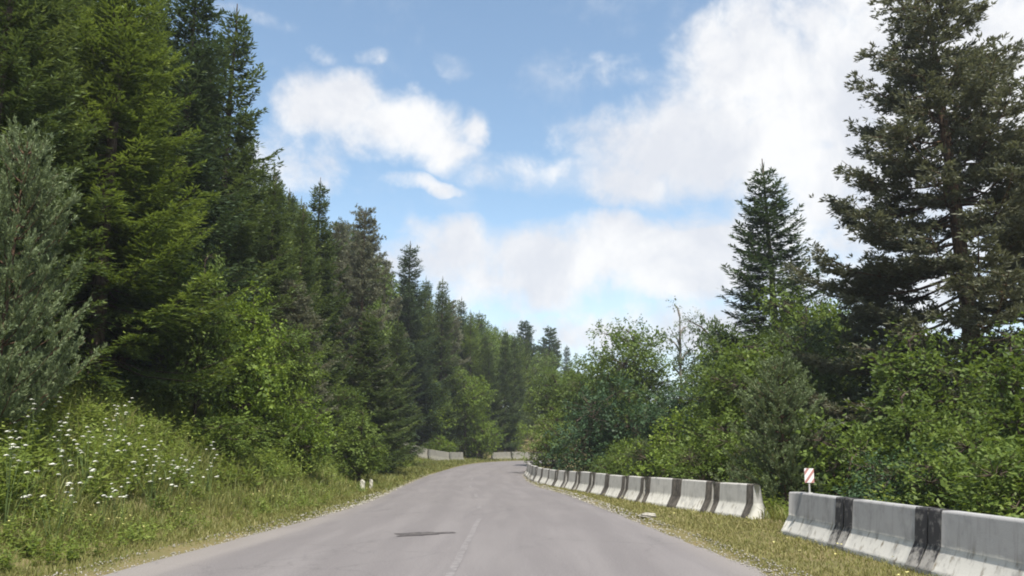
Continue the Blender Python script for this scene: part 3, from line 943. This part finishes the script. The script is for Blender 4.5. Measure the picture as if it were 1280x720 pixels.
rgT = np.random.default_rng(77)
LANDMARK = [('weathered barriers at the bend', -8.5, 87), ('pale barriers beyond the bend', 1, 109)]
PLACED = []
def plant(kind, x, y, H, name, label, cat, group=None, rw=None, mat=None, sink=.05, rz=None):
    H0, R0, (mt, mc) = KIND[kind]
    o = bpy.data.objects.new(name, None); COL.objects.link(o)
    o.empty_display_size = .5
    o.location = (x, y, tz(x, y) - sink)
    o.rotation_euler = (rgT.normal(0, .012), rgT.normal(0, .012), rgT.uniform(0, 6.28) if rz is None else rz)
    k = H / H0
    kw = k * rgT.uniform(.92, 1.1) if rw is None else rw / R0
    o.scale = (kw, kw, k)
    tag(o, label, cat, group)
    link('trunk' if cat != 'bush' else 'stems', mt, o)
    c = link('crown' if cat != 'bush' else 'foliage', mc, o)
    if mat:
        c.material_slots[0].link = 'OBJECT'; c.material_slots[0].material = M[mat]
    PLACED.append((x, y, (rw or R0 * kw)))
    return o

def plant_px(kind, px, py, Y_, name, label, cat, **kw):
    """a tree whose top shows at a photo pixel and which stands Y_ metres ahead"""
    x, y, z = at_depth(px, py, Y_)
    short = kw.pop('short', None)
    if short: LANDMARK.append((short, x, y))
    return plant(kind, x, y, z - tz(x, y), name, label, cat, **kw)

# left side, the trees one can tell apart
plant_px('young_pine_a', 38, 150, 15.0, 'young_pine', 'bushy grey green young pine with upswept shoots on the flowery bank', 'tree', short='young pine on the bank', rw=1.5)
plant_px('spruce_c', 172, -70, 23.5, 'spruce_tree', 'tall spruce with sunlit yellow green boughs above the flowery bank', 'tree', short='sunlit yellow green spruce', rw=4.0)
plant_px('spruce_c', 62, -150, 24.5, 'spruce_tree', 'huge dark spruce rising behind the young pine', 'tree', rw=4.3, mat='spruce')
plant_px('spruce_b', 298, 6, 36.0, 'spruce_tree', 'tall dark spruce with a thin spire beside the open sky', 'tree', short='spruce with the thin spire', rw=3.9)
plant_px('spruce_d', 246, -45, 31.0, 'spruce_tree', 'dark narrow spruce squeezed between the sunlit spruce and the spired spruce', 'tree', rw=3.2)
plant_px('spruce_a', 402, 219, 50.0, 'spruce_tree', 'spruce with a blunt dark top standing clear of the forest edge', 'tree', short='blunt topped spruce', rw=3.4)
plant_px('pine_b', 459, 255, 64.0, 'pine_tree', 'slim pine with a sparse tip poking out of the forest edge', 'tree', short='slim sparse tipped pine', rw=3.0)
plant_px('spruce_d', 517, 300, 93.0, 'spruce_tree', 'pointed dark spruce overtopping the forest edge near the bend', 'tree', short='pointed dark spruce', rw=4.4)
plant_px('spruce_b', 553, 344, 98.0, 'spruce_tree', 'narrow spruce standing just past the pointed dark spruce', 'tree', rw=3.6)
for (kd_, px_, py_, Y_, rw_, nm_, lab_, mt_) in (
        ('spruce_a', 577, 370, 116, 3.6, 'spruce_tree', 'spruce just uphill of the weathered barriers, taller than its neighbours', None),
        ('leaf_a', 590, 402, 128, 3.8, 'broadleaf_tree', 'round green broadleaf tree in the saddle beyond the far bend', 'leaf_light'),
        ('spruce_d', 598, 387, 134, 3.2, 'spruce_tree', 'slim pointed spruce on the skyline beyond the far bend', 'spruce'),
        ('leaf_a', 622, 404, 146, 4.6, 'broadleaf_tree', 'broad green tree on the skyline beyond the far bend', None),
        ('leaf_a', 642, 412, 152, 4.4, 'broadleaf_tree', 'lower green tree filling the skyline beyond the far bend', 'leaf_light'),
        ('pine_b', 662, 399, 150, 4.0, 'pine_tree', 'dark bushy pine, taller of the pair above the vanishing road', 'spruce_dark'),
        ('pine_b', 684, 407, 152, 4.2, 'pine_tree', 'dark bushy pine, lower of the pair above the vanishing road', 'spruce_dark'),
        ('spruce_d', 707, 430, 160, 2.6, 'spruce_tree', 'small dark spruce tip beside the pair of dark bushy pines', None)):
    plant_px(kd_, px_, py_, Y_, nm_, lab_, 'tree', rw=rw_, mat=mt_)
plant_px('leaf_b', 318, 345, 28.0, 'maple_tree', 'bright green broadleaf tree at the foot of the dark spruces', 'tree', short='bright broadleaf tree', rw=1.85)
plant_px('leaf_b', 262, 300, 26.5, 'maple_tree', 'slender light green broadleaf tree climbing against the sunlit spruce', 'tree', rw=1.45, mat='leaf_mid')
plant_px('bush_a', 375, 474, 30.0, 'bush', 'bright yellow green bush below the broadleaf tree on the left verge', 'bush', rw=1.45)
plant_px('bush_c', 282, 512, 24.0, 'bush', 'mid green bush at the lower end of the flowery bank', 'bush', rw=1.7)
plant_px('bush_a', 338, 518, 29.5, 'bush', 'leafy green bush at the verge under the bright broadleaf tree', 'bush', rw=1.6, mat='leaf_mid')
plant_px('spruce_e', 463, 385, 53.0, 'spruce_tree', 'mid height dark spruce with boughs down to the verge grass', 'tree', short='spruce with boughs to the verge', rw=3.6, mat='spruce')
plant_px('spruce_a', 497, 395, 70.0, 'spruce_tree', 'dusky spruce whose skirts touch the verge before the weathered barriers', 'tree', rw=3.0)
plant_px('leaf_b', 452, 505, 40.0, 'broadleaf_tree', 'low bright broadleaf at the verge below the spruce with boughs to the verge', 'tree', rw=1.7, mat='leaf_mid')
plant_px('leaf_b', 540, 470, 96.0, 'broadleaf_tree', 'bright broadleaf tree just uphill of the weathered barriers', 'tree', rw=3.2)
plant_px('leaf_a', 583, 455, 100.0, 'broadleaf_tree', 'green broadleaf tree behind the weathered barriers', 'tree', rw=3.4, mat='leaf_light')
plant_px('bush_a', 549, 540, 92.0, 'bush', 'light green bush leaning over the weathered barriers at the bend', 'bush', rw=2.0)
plant_px('bush_a', 600, 510, 101.0, 'bush', 'light green bush between the weathered and the pale barriers', 'bush', rw=3.0)
plant_px('bush_a', 637, 518, 118.0, 'bush', 'sunlit bush behind the pale barriers where the road vanishes', 'bush', rw=3.4)

# right side
plant_px('pine_a', 1160, -22, 30.0, 'pine_tree', 'great old pine with long layered boughs towering behind the grey barriers', 'tree', short='great old pine', rw=6.9, rz=.6)
plant_px('pine_a', 1345, 40, 33.0, 'pine_tree', 'second old pine reaching its boughs into the great pine', 'tree', rw=5.2, rz=2.7)
plant_px('spruce_d', 1092, 345, 39.0, 'spruce_tree', 'dark spruce half hidden behind the lower boughs of the great pine', 'tree', rw=3.0)
plant_px('spruce_e', 958, 196, 45.0, 'spruce_tree', 'lone conical spruce with upturned bough tips against the clouds', 'tree', short='lone conical spruce', rw=5.6, mat='spruce_dark')
plant_px('leaf_a', 787, 386, 62.0, 'broadleaf_tree', 'round topped broadleaf tree standing above the barriers of the bend', 'tree', short='round topped broadleaf tree', rw=4.0)
plant_px('sparse_tree', 846, 370, 56.0, 'sparse_tree', 'thin half bare tree with a pale upright trunk', 'tree', short='thin half bare tree', rw=1.7)
plant_px('leaf_c', 888, 382, 54.0, 'broadleaf_tree', 'grey green airy broadleaf tree beside the thin half bare tree', 'tree', rw=2.9)
plant_px('leaf_a', 1004, 346, 41.0, 'broadleaf_tree', 'broadleaf tree in front of the lone conical spruce', 'tree', rw=3.4)
plant_px('leaf_c', 1048, 358, 45.0, 'broadleaf_tree', 'loose grey green tree between the lone spruce and the great pine', 'tree', rw=2.8)
plant_px('leaf_a', 925, 400, 46.0, 'broadleaf_tree', 'broadleaf tree at the left foot of the lone conical spruce', 'tree', rw=3.2)
plant_px('leaf_a', 741, 432, 68.0, 'broadleaf_tree', 'lower green broadleaf tree beside the round topped one', 'tree', rw=3.6)
plant_px('leaf_a', 700, 455, 78.0, 'broadleaf_tree', 'broadleaf tree at the inner corner of the far bend', 'tree', rw=3.8)
plant_px('bush_b', 745, 462, 50.0, 'bush', 'large blue green dark bush behind the whitewashed barriers', 'bush', short='large dark bush', rw=3.7)
plant_px('bush_a', 690, 505, 62.0, 'bush', 'light green bush at the far end of the whitewashed barriers', 'bush', short='bush ending the whitewashed barriers', rw=2.6, mat='leaf_mid')
plant_px('bush_a', 850, 500, 35.5, 'bush', 'bright green bush behind the whitewashed barriers', 'bush', rw=2.5)
plant_px('young_pine_a', 800, 545, 36.5, 'young_pine', 'small young pine between the dark bush and the bright bush', 'tree', rw=1.0)
plant_px('young_pine_a', 972, 436, 23.0, 'young_pine', 'young pine standing near the gap between the two barrier rows', 'tree', short='young pine by the barrier gap', rw=1.75)
plant_px('bush_c', 1052, 508, 22.5, 'bush', 'mid green bush just behind the striped marker plate', 'bush', rw=2.0)
plant_px('leaf_b', 1128, 470, 22.5, 'broadleaf_tree', 'low bright broadleaf tree behind the grey barriers below the great pine', 'tree', rw=2.0, mat='leaf_mid')
plant_px('leaf_b', 1262, 392, 20.5, 'broadleaf_tree', 'tall bright shrub like tree at the foot of the second pine', 'tree', short='shrub like tree below the second pine', rw=2.2, mat='leaf_mid')
plant_px('bush_a', 1190, 508, 17.5, 'bush', 'bright bush over the middle of the grey barriers', 'bush', rw=1.9, mat='leaf_mid')
plant_px('bush_c', 1275, 520, 14.0, 'bush', 'leafy bush crowding the long stained grey barrier', 'bush', short='bush over the stained grey barrier', rw=1.7, mat='leaf_mid')
plant_px('bush_b', 1110, 545, 18.5, 'bush', 'dark low bush behind the second grey barrier', 'bush', rw=1.7)
plant_px('bush_c', 915, 530, 30.5, 'bush', 'mid green bush between the bright bush and the young pine', 'bush', rw=1.8)

# --- the forest behind them: jittered planting, kept below the tree line of the photograph
LINE = np.array([(-400, -300), (-100, -300), (0, -200), (225, -20), (255, 40), (300, 120), (340, 195), (372, 240), (402, 262), (440, 268), (480, 310), (517, 330), (553, 355), (575, 372), (600, 390), (625, 403), (650, 412), (690, 432),
                 (712, 455), (735, 462), (790, 470), (830, 462), (870, 420), (905, 400), (1000, 380), (1060, 390), (1110, 380), (1200, 380), (1280, 360), (1500, 330)], float)
def capped(kind, x, y, want, minH=3.5):
    base = tz(x, y)
    for h in np.arange(want, minH, -.4):
        px, py = project(x, y, base + h)
        if py >= np.interp(px, LINE[:, 0], LINE[:, 1]) + 4: return h
    return None
rgF = np.random.default_rng(404)
def crowded(x, y, r):
    return any((x - a) ** 2 + (y - b) ** 2 < (r + .35 * c) ** 2 for a, b, c in PLACED)
MAT_OF = {'spruce_a': 'spruce', 'spruce_b': 'spruce', 'spruce_c': 'spruce_bright', 'spruce_d': 'spruce_dark', 'pine_b': 'pine', 'leaf_a': 'leaf_mid', 'leaf_b': 'leaf_light', 'leaf_c': 'leaf_grey', 'bush_a': 'leaf_light', 'bush_b': 'leaf_dark', 'bush_c': 'leaf_mid'}
HUE = {'spruce': 'green', 'spruce_bright': 'yellow green', 'spruce_dark': 'blackish green', 'pine': 'dusky', 'leaf_mid': 'green', 'leaf_light': 'bright green', 'leaf_dark': 'dark green', 'leaf_grey': 'grey green'}
def fill(n, ylo, yhi, slo, shi, side, kinds, gap, label_of, group_of, lo, hi, pxlim=(-60, 1340)):
    got = tries = 0
    while got < n and tries < n * 40:
        tries += 1
        yv = ylo + (yhi - ylo) * rgF.random(); sv = slo + (shi - slo) * rgF.random()
        i = int(np.interp(s_of_y(yv), ROAD_S, np.arange(len(ROAD))))
        x, y = ROAD[i, :2] + ROAD_N[i] * side * (ROAD[i, 2] + sv)
        s_, sd_, _, _ = road_coords(x, y)
        if s_[0] < slo * .8 or y < 8 or (side > 0 and 66 < y < 94 and s_[0] < 8.5): continue
        px, _ = project(x, y, 5)
        if not pxlim[0] < px < pxlim[1] or crowded(x, y, gap): continue
        kd = kinds[rgF.integers(len(kinds))]
        h = capped(kd[0], x, y, rgF.uniform(lo, hi) * kd[2])
        if h is None: continue
        mt_ = kd[3] or MAT_OF[kd[0]]
        size = 'tall' if h > 15 else 'mid height' if h > 8 else 'short' if h > 4.5 else 'low'
        lm = min(LANDMARK, key=lambda q: (q[1] - x) ** 2 + (q[2] - y) ** 2)
        rel = 'uphill behind' if side > 0 and lm[1] - x > abs(y - lm[2]) else 'further along than' if y > lm[2] else 'on the near side of'
        if side < 0 and x - lm[1] > abs(y - lm[2]): rel = 'downhill behind'
        lab = f"{size} {HUE[mt_]} {kd[1].replace('_tree', '')} {rel} the {lm[0]}"
        plant(kd[0], x, y, h, kd[1], lab, 'bush' if kd[1] == 'bush' else 'tree', kd[1].replace('_', ' ') + 's near the ' + lm[0], mat=kd[3], rw=KIND[kd[0]][1] * max(.62, min(1.1, (h / KIND[kd[0]][0]) ** .7)) * rgF.uniform(.9, 1.12))
        got += 1
    return got
LB = {'spruce_tree': 'spruce among the crowded forest trees on the uphill roadside', 'pine_tree': 'dusky pine among the crowded forest trees on the uphill roadside',
      'broadleaf_tree': 'green broadleaf tree in the understorey of the uphill forest', 'bush': 'bush at the foot of the uphill forest'}
GB = {'spruce_tree': 'spruces of the uphill forest', 'pine_tree': 'pines of the uphill forest', 'broadleaf_tree': 'broadleaf trees of the uphill forest', 'bush': 'bushes of the uphill forest edge'}
S = [('spruce_a', 'spruce_tree', 1, None), ('spruce_d', 'spruce_tree', 1, 'spruce'), ('spruce_c', 'spruce_tree', .95, None), ('spruce_d', 'spruce_tree', 1, None), ('spruce_b', 'spruce_tree', 1, None)]
n1_ = fill(30, 16, 50, 6.0, 22, 1, S, 1.5, LB, GB, 16, 24)
n3_ = fill(26, 30, 105, 4.4, 8, 1, [('leaf_b', 'broadleaf_tree', .55, None), ('leaf_a', 'broadleaf_tree', .6, None), ('spruce_d', 'spruce_tree', .6, None), ('bush_c', 'bush', .3, None), ('bush_b', 'bush', .35, None), ('pine_b', 'pine_tree', .7, None)], 1.7, LB, GB, 8, 13)
n2_ = fill(66, 42, 110, 4.5, 20, 1, S + [('pine_b', 'pine_tree', 1, None), ('leaf_a', 'broadleaf_tree', .9, None), ('spruce_c', 'spruce_tree', .8, 'spruce')], 1.9, LB, GB, 14, 24)
LF = {'spruce_tree': 'small seeming far spruce on the hill beyond the road bend', 'pine_tree': 'far dusky pine on the hill beyond the road bend', 'broadleaf_tree': 'far green broadleaf tree beyond the road bend', 'bush': 'far bush beyond the road bend'}
GF = {k: v.replace('small seeming ', '') + 's' for k, v in LF.items()}
n4_ = fill(56, 100, 150, 4, 60, 1, S + [('leaf_a', 'broadleaf_tree', .85, None), ('leaf_a', 'broadleaf_tree', .7, 'leaf_light'), ('pine_b', 'pine_tree', .9, None)], 2.6, LF, GF, 20, 30, (400, 730))
LR = {'spruce_tree': 'spruce in the thicket on the downhill side behind the barriers', 'broadleaf_tree': 'broadleaf tree in the thicket on the downhill side behind the barriers', 'bush': 'bush in the thicket on the downhill side behind the barriers', 'pine_tree': 'pine in the thicket on the downhill side'}
GR = {k: v + ' group' for k, v in LR.items()}
GR = {'spruce_tree': 'spruces of the downhill thicket', 'broadleaf_tree': 'broadleaf trees of the downhill thicket', 'bush': 'bushes of the downhill thicket', 'pine_tree': 'pines of the downhill thicket'}
n5_ = fill(34, 22, 85, 7, 22, -1, [('leaf_a', 'broadleaf_tree', 1, None), ('leaf_b', 'broadleaf_tree', .7, 'leaf_mid'), ('leaf_c', 'broadleaf_tree', .9, None), ('spruce_d', 'spruce_tree', .9, None), ('leaf_a', 'broadleaf_tree', .9, 'leaf_dark')], 2.3, LR, GR, 8, 13, (660, 1400))
n6_ = fill(26, 12, 60, 4.2, 8, -1, [('bush_a', 'bush', .9, 'leaf_mid'), ('bush_c', 'bush', .7, None), ('bush_b', 'bush', .8, None), ('bush_a', 'bush', .8, None)], 1.5, LR, GR, 2.6, 4.0, (670, 1400))
print('fill', n1_, n2_, n3_, n4_, n5_, n6_)

# ------------------------------------------------------------------ grass, weeds and flowers
rgG = np.random.default_rng(9)
def scatter(n, side, slo, shi, ylo, yhi, power=1.0, sp=1.0):
    """points beside the road, denser near the viewer"""
    yv = ylo * (yhi / ylo) ** (rgG.random(n) ** power)
    sv = slo + (shi - slo) * rgG.random(n) ** sp
    i = np.interp(np.interp(yv, ROAD[:, 1], ROAD_S), ROAD_S, np.arange(len(ROAD)))
    a = np.clip(i.astype(int), 0, len(ROAD) - 2); f = (i - a)[:, None]
    p = ROAD[a] * (1 - f) + ROAD[a + 1] * f
    nn = ROAD_N[a] * (1 - f) + ROAD_N[a + 1] * f
    xy = p[:, :2] + nn * (side * (p[:, 2] + sv))[:, None]
    return xy[:, 0], xy[:, 1], sv

def blades(x, y, h, wd, lean, tint):
    n = len(x); z = terrain(x, y) - .02
    a = rgG.uniform(0, 6.283, n); b = rgG.uniform(0, 6.283, n)
    W = np.stack([np.cos(a), np.sin(a), np.zeros(n)], 1) * (wd / 2)[:, None]
    base = np.stack([x, y, z], 1)
    Ld = np.stack([np.cos(b), np.sin(b), np.zeros(n)], 1)
    mid = base + Ld * (lean * h * .3)[:, None] + np.array([0, 0, 1]) * (h * .55)[:, None]
    tip = base + Ld * (lean * h)[:, None] + np.array([0, 0, 1]) * (h * (1 - .25 * lean))[:, None]
    V = np.stack([base - W, base + W, mid + W * .7, mid - W * .7, tip], 1)
    return V.reshape(-1, 3), np.repeat(tint, 5)

VV, TT = [], []
for (n, side, slo, shi, ylo, yhi, hl, hh, tmean, dry, pw, sp) in (
        (62000, 1, -.12, 1.9, 7, 75, .05, .20, .52, .17, 1.0, 1.0),
        (46000, 1, 1.2, 4.2, 8, 95, .14, .48, .36, .17, 1.0, 1.0),
        (30000, 1, 2.2, 9.0, 9, 60, .3, .85, .28, .17, 1.0, 1.0),
        (26000, 1, 0.0, 6.0, 36, 108, .15, .45, .40, .14, .9, 1.0),
        (60000, -1, -.10, 3.0, 7, 68, .04, .13, .64, .16, 1.0, 1.0),
        (20000, -1, -.10, .9, 7, 50, .03, .10, .78, .14, 1.0, 1.0),
        (14000, -1, 3.0, 6.5, 9, 60, .2, .55, .40, .16, 1.0, 1.0)):
    x, y, sv = scatter(n, side, slo, shi, ylo, yhi, pw, sp)
    pat = vnoise(x, y, 1.1, 3) * .5 + vnoise(x, y, .35, 8) * .5
    keep = rgG.random(n) < np.clip(.85 + .5 * pat, .25, 1)
    x, y, sv, pat = x[keep], y[keep], sv[keep], pat[keep]
    m = len(x)
    h = (hl + (hh - hl) * rgG.random(m) ** 1.6) * (1 + .35 * pat) * np.clip(.35 + sv * .9, .35, 1)
    wd = .010 * np.clip(y / 10, 1, 5.0) * rgG.uniform(.8, 1.6, m)
    v, t = blades(x, y, h, wd, rgG.uniform(.1, .9, m), np.clip(tmean + .18 * pat + rgG.normal(0, dry, m), 0, 1))
    VV.append(v); TT.append(t)
V = np.concatenate(VV); n = len(V) // 5; b = np.arange(n)[:, None] * 5
g = link('verge_grass', mesh_np('verge_grass', V, quads=b + np.array([[0, 1, 2, 3]]), tris=b + np.array([[3, 2, 4]]), tint=np.concatenate(TT), mats=[M['grass']]))
tag(g, 'dry olive grass growing along both edges of the road', 'grass', kind='stuff')

# grit and broken asphalt crumbs along both edges of the road
gx, gy, gs = [], [], []
for side, n in ((1, 2600), (-1, 2600)):
    x, y, sv = scatter(n, side, -.22, .38, 7, 60)
    gx.append(x); gy.append(y)
x, y = np.concatenate(gx), np.concatenate(gy); n = len(x)
s_, _, zr_, _ = road_coords(x, y)
z = np.where(s_ < 0, zr_ + .0, terrain(x, y))
r = rgG.uniform(.006, .022, n) * np.clip(y / 14, 1, 2)
OCT = np.array([(1, 0, 0), (0, 1, 0), (-1, 0, 0), (0, -1, 0), (0, 0, .7), (0, 0, -.7)])
V = np.stack([x, y, z + r * .3], 1)[:, None] + OCT[None] * r[:, None, None] * rgG.uniform(.6, 1.3, (n, 6, 1))
FT = np.array([(0, 1, 4), (1, 2, 4), (2, 3, 4), (3, 0, 4), (1, 0, 5), (2, 1, 5), (3, 2, 5), (0, 3, 5)])
gv = link('gravel', mesh_np('gravel', V.reshape(-1, 3), tris=(np.arange(n)[:, None, None] * 6 + FT[None]).reshape(-1, 3), mats=[M['stone']]))
tag(gv, 'loose grit and asphalt crumbs along both road edges', 'gravel', kind='stuff')

# leafy weeds: a few plants are grown, then stamped all over the bank in one mesh
def weed_template(seed, h, nst, leaf, tint0):
    rg = np.random.default_rng(seed); lv = Leaves()
    for k in range(nst):
        a = rg.uniform(0, 6.28); hd = np.array([math.cos(a), math.sin(a), 0])
        hh = h * rg.uniform(.6, 1.1); ln_ = rg.uniform(.05, .45)
        b0 = rg.normal(0, .10, 3) * [1, 1, 0]
        n = rg.integers(7, 11)
        f = np.linspace(.18, 1, n)
        P = b0 + np.outer(f * hh * ln_, hd) + np.outer(f * hh, [0, 0, 1])
        az_ = np.arange(n) * 2.4 + rg.uniform(0, 6)
        D = np.stack([np.cos(az_), np.sin(az_), rg.uniform(-.15, .6, n)], 1)
        lv.add(P, D, np.cross(D, [0, 0, 1.0]) + rg.normal(0, .25, (n, 3)), leaf * (1.25 - .6 * f) * rg.uniform(.8, 1.2, n), leaf * .42 * (1.2 - .5 * f), tint0 + rg.normal(0, .12, n), .15)
        lv.add([b0], [hd * ln_ + np.array([0, 0, 1])], [[hd[1], -hd[0], .1]], hh, .02, .35)
    return np.concatenate(lv.V), np.concatenate(lv.T)
TP = [weed_template(s_, h, k, l, t) for s_, h, k, l, t in ((1, .5, 5, .17, .45), (2, .75, 5, .20, .40), (3, .35, 6, .12, .55), (4, .9, 4, .15, .5), (5, .6, 5, .24, .32))]
WV, WT = [], []
for (n, side, slo, shi, ylo, yhi, sc0, pw) in ((2000, 1, 2.3, 8.5, 8.5, 30, .9, 1.0), (1000, 1, 2.4, 8.5, 26, 75, 1.1, 1.0), (750, -1, 3.1, 6.5, 9, 55, .85, 1.0), (380, 1, .7, 2.3, 8, 40, .5, 1.0)):
    x, y, sv = scatter(n, side, slo, shi, ylo, yhi, pw)
    z = terrain(x, y)
    kinds = (np.abs(vnoise(x, y, .8, 4)) * 7 + rgG.integers(0, 2, n)).astype(int) % 5
    dens_ok = rgG.random(n) < np.clip(.9 + .5 * vnoise(x, y, .6, 13), .2, 1)
    for k in range(5):
        q = np.nonzero((kinds == k) & dens_ok)[0]
        if not len(q): continue
        tv, tt = TP[k]
        a = rgG.uniform(0, 6.28, len(q)); s_ = sc0 * rgG.uniform(.6, 1.35, len(q))
        ca, sa = np.cos(a)[:, None], np.sin(a)[:, None]
        xx = (tv[None, :, 0] * ca - tv[None, :, 1] * sa) * s_[:, None] + x[q][:, None]
        yy = (tv[None, :, 0] * sa + tv[None, :, 1] * ca) * s_[:, None] + y[q][:, None]
        zz_ = tv[None, :, 2] * s_[:, None] + z[q][:, None] - .02
        WV.append(np.stack([xx, yy, zz_], 2).reshape(-1, 3))
        WT.append((tt[None] + rgG.normal(0, .11, (len(q), 1))).ravel())
V = np.concatenate(WV); n = len(V) // 4
wd_ = link('undergrowth', mesh_np('undergrowth', V, quads=np.arange(n * 4).reshape(n, 4), tint=np.clip(np.concatenate(WT), 0, 1), mats=[M['herb']]))
tag(wd_, 'lush knee high leafy weeds covering the roadside bank', 'undergrowth', kind='stuff')

# white flowering weeds: stems with flat flower heads
def flower_head_mesh(seed):
    rg = np.random.default_rng(seed)
    V, T = [(0, 0, -.012)], []
    n = 11                       # a domed head with a scalloped rim
    for k in range(n):
        a = k * 6.283 / n
        for r_, zz_ in ((.030, .012), (.052 * rg.uniform(.75, 1.15), rg.uniform(-.004, .010))):
            V.append((math.cos(a) * r_, math.sin(a) * r_, zz_))
    V.append((0, 0, .020))
    for k in range(n):
        a, b = 1 + 2 * k, 1 + 2 * ((k + 1) % n)
        T += [(len(V) - 1, a, b), (a, a + 1, b), (a + 1, 0, b)]
    return mesh_np('flower_head', V, tris=T, mats=[M['petal']])
def flower_plant(seed, h, nst):
    rg = np.random.default_rng(seed); st = Tubes(); heads = []
    for k in range(nst):
        a = rg.uniform(0, 6.28); ln_ = rg.uniform(.05, .45)
        top = np.array([math.cos(a) * ln_ * h, math.sin(a) * ln_ * h, h * rg.uniform(.65, 1.08)])
        st.add([[0, 0, -.05], top * [.35, .35, .55], top], [.008, .006, .004], 3)
        heads.append((top, rg.uniform(.6, 1.1)))
        if rg.random() < .5:
            c = top + rg.normal(0, .08, 3) * [1, 1, .5]
            st.add([top * .8, (top * .8 + c) / 2, c], [.004, .003, .003], 3)
            heads.append((c, rg.uniform(.45, .8)))
    return st.mesh('flower_stems', M['stem']), heads
HEADS = [flower_head_mesh(q) for q in range(3)]
FM = [flower_plant(s_, h, k) for s_, h, k in ((1, .95, 4), (2, .75, 3), (3, 1.1, 5), (4, .6, 3))]
spots = []
for (px, py, rx, ry, n) in ((25, 535, 45, 55, 10), (190, 580, 70, 50, 15), (110, 560, 120, 65, 11), (250, 600, 70, 35, 6), (60, 610, 80, 35, 5)):
    for _ in range(n):
        qx, qy = px + rgG.normal(0, .55) * rx, py + rgG.normal(0, .5) * ry
        # march along the pixel's ray until it meets the bank
        d = ray(qx, qy); hit = None
        for Yv in np.arange(8.5, 32, .15):
            t_ = Yv / d[1]; x, z = d[0] * t_, CAM_H + d[2] * t_
            if z < tz(x, Yv) + .75: hit = (x, Yv); break
        if hit and road_coords(*hit)[0][0] > 1.4: spots.append(hit)
for i, (x, y) in enumerate(spots):
    o = bpy.data.objects.new('flowering_weed', None); COL.objects.link(o)
    o.empty_display_size = .2
    o.location = (x, y, tz(x, y)); o.rotation_euler = (0, 0, rgG.uniform(0, 6.28))
    k = rgG.uniform(.75, 1.2); o.scale = (k, k, k)
    tag(o, 'tall weed with small white flower heads among the green bank plants', 'flower', 'white flowering weeds on the bank')
    a, b = FM[i % 4]
    link('stem', a, o)
    for q, (c_, k_) in enumerate(b):
        link('flower_head', HEADS[q % 3], o, tuple(c_), q * 1.3, (k_, k_, k_))
# daisies and yellow specks too many to count
fl = Leaves()
for (n, side, slo, shi, ylo, yhi, hz_) in ((900, 1, .9, 6, 8.5, 40, .45), (160, -1, .6, 3, 9, 40, .2)):
    x, y, sv = scatter(n, side, slo, shi, ylo, yhi)
    ok = rgG.random(n) < np.clip(.4 + .9 * vnoise(x, y, .7, 21), .03, 1)
    x, y = x[ok], y[ok]; n = len(x)
    z = terrain(x, y) + hz_ * rgG.uniform(.5, 1.2, n)
    for k in range(3):
        a = rgG.uniform(0, 6.28, n) + k * 2.1
        D = np.stack([np.cos(a), np.sin(a), rgG.uniform(0, .6, n)], 1)
        fl.add(np.stack([x, y, z], 1), D, np.cross(D, [0, 0, 1.0]), .026, .03, .5, .0, .6)
o = link('wild_flowers', fl.mesh('wild_flowers', M['petal_yellow']))
tag(o, 'tiny pale yellow wild flowers sprinkled through the verge grass', 'flowers', kind='stuff')

# ------------------------------------------------------------------ thin summer haze between the viewer and the far hill
hm = bpy.data.materials.new('summer_haze'); hm.use_nodes = True; hm.node_tree.nodes.clear()
pv = hm.node_tree.nodes.new('ShaderNodeVolumePrincipled')
pv.inputs['Color'].default_value = (.86, .92, 1.0, 1)
pv.inputs['Density'].default_value = .0004
pv.inputs['Anisotropy'].default_value = .1
ho = hm.node_tree.nodes.new('ShaderNodeOutputMaterial')
hm.node_tree.links.new(pv.outputs[0], ho.inputs['Volume'])
hz = link('haze', box_mesh('haze', -160, 160, -120, 330, -9, 62, hm))
tag(hz, 'thin pale summer haze in the valley air', 'haze', kind='stuff')
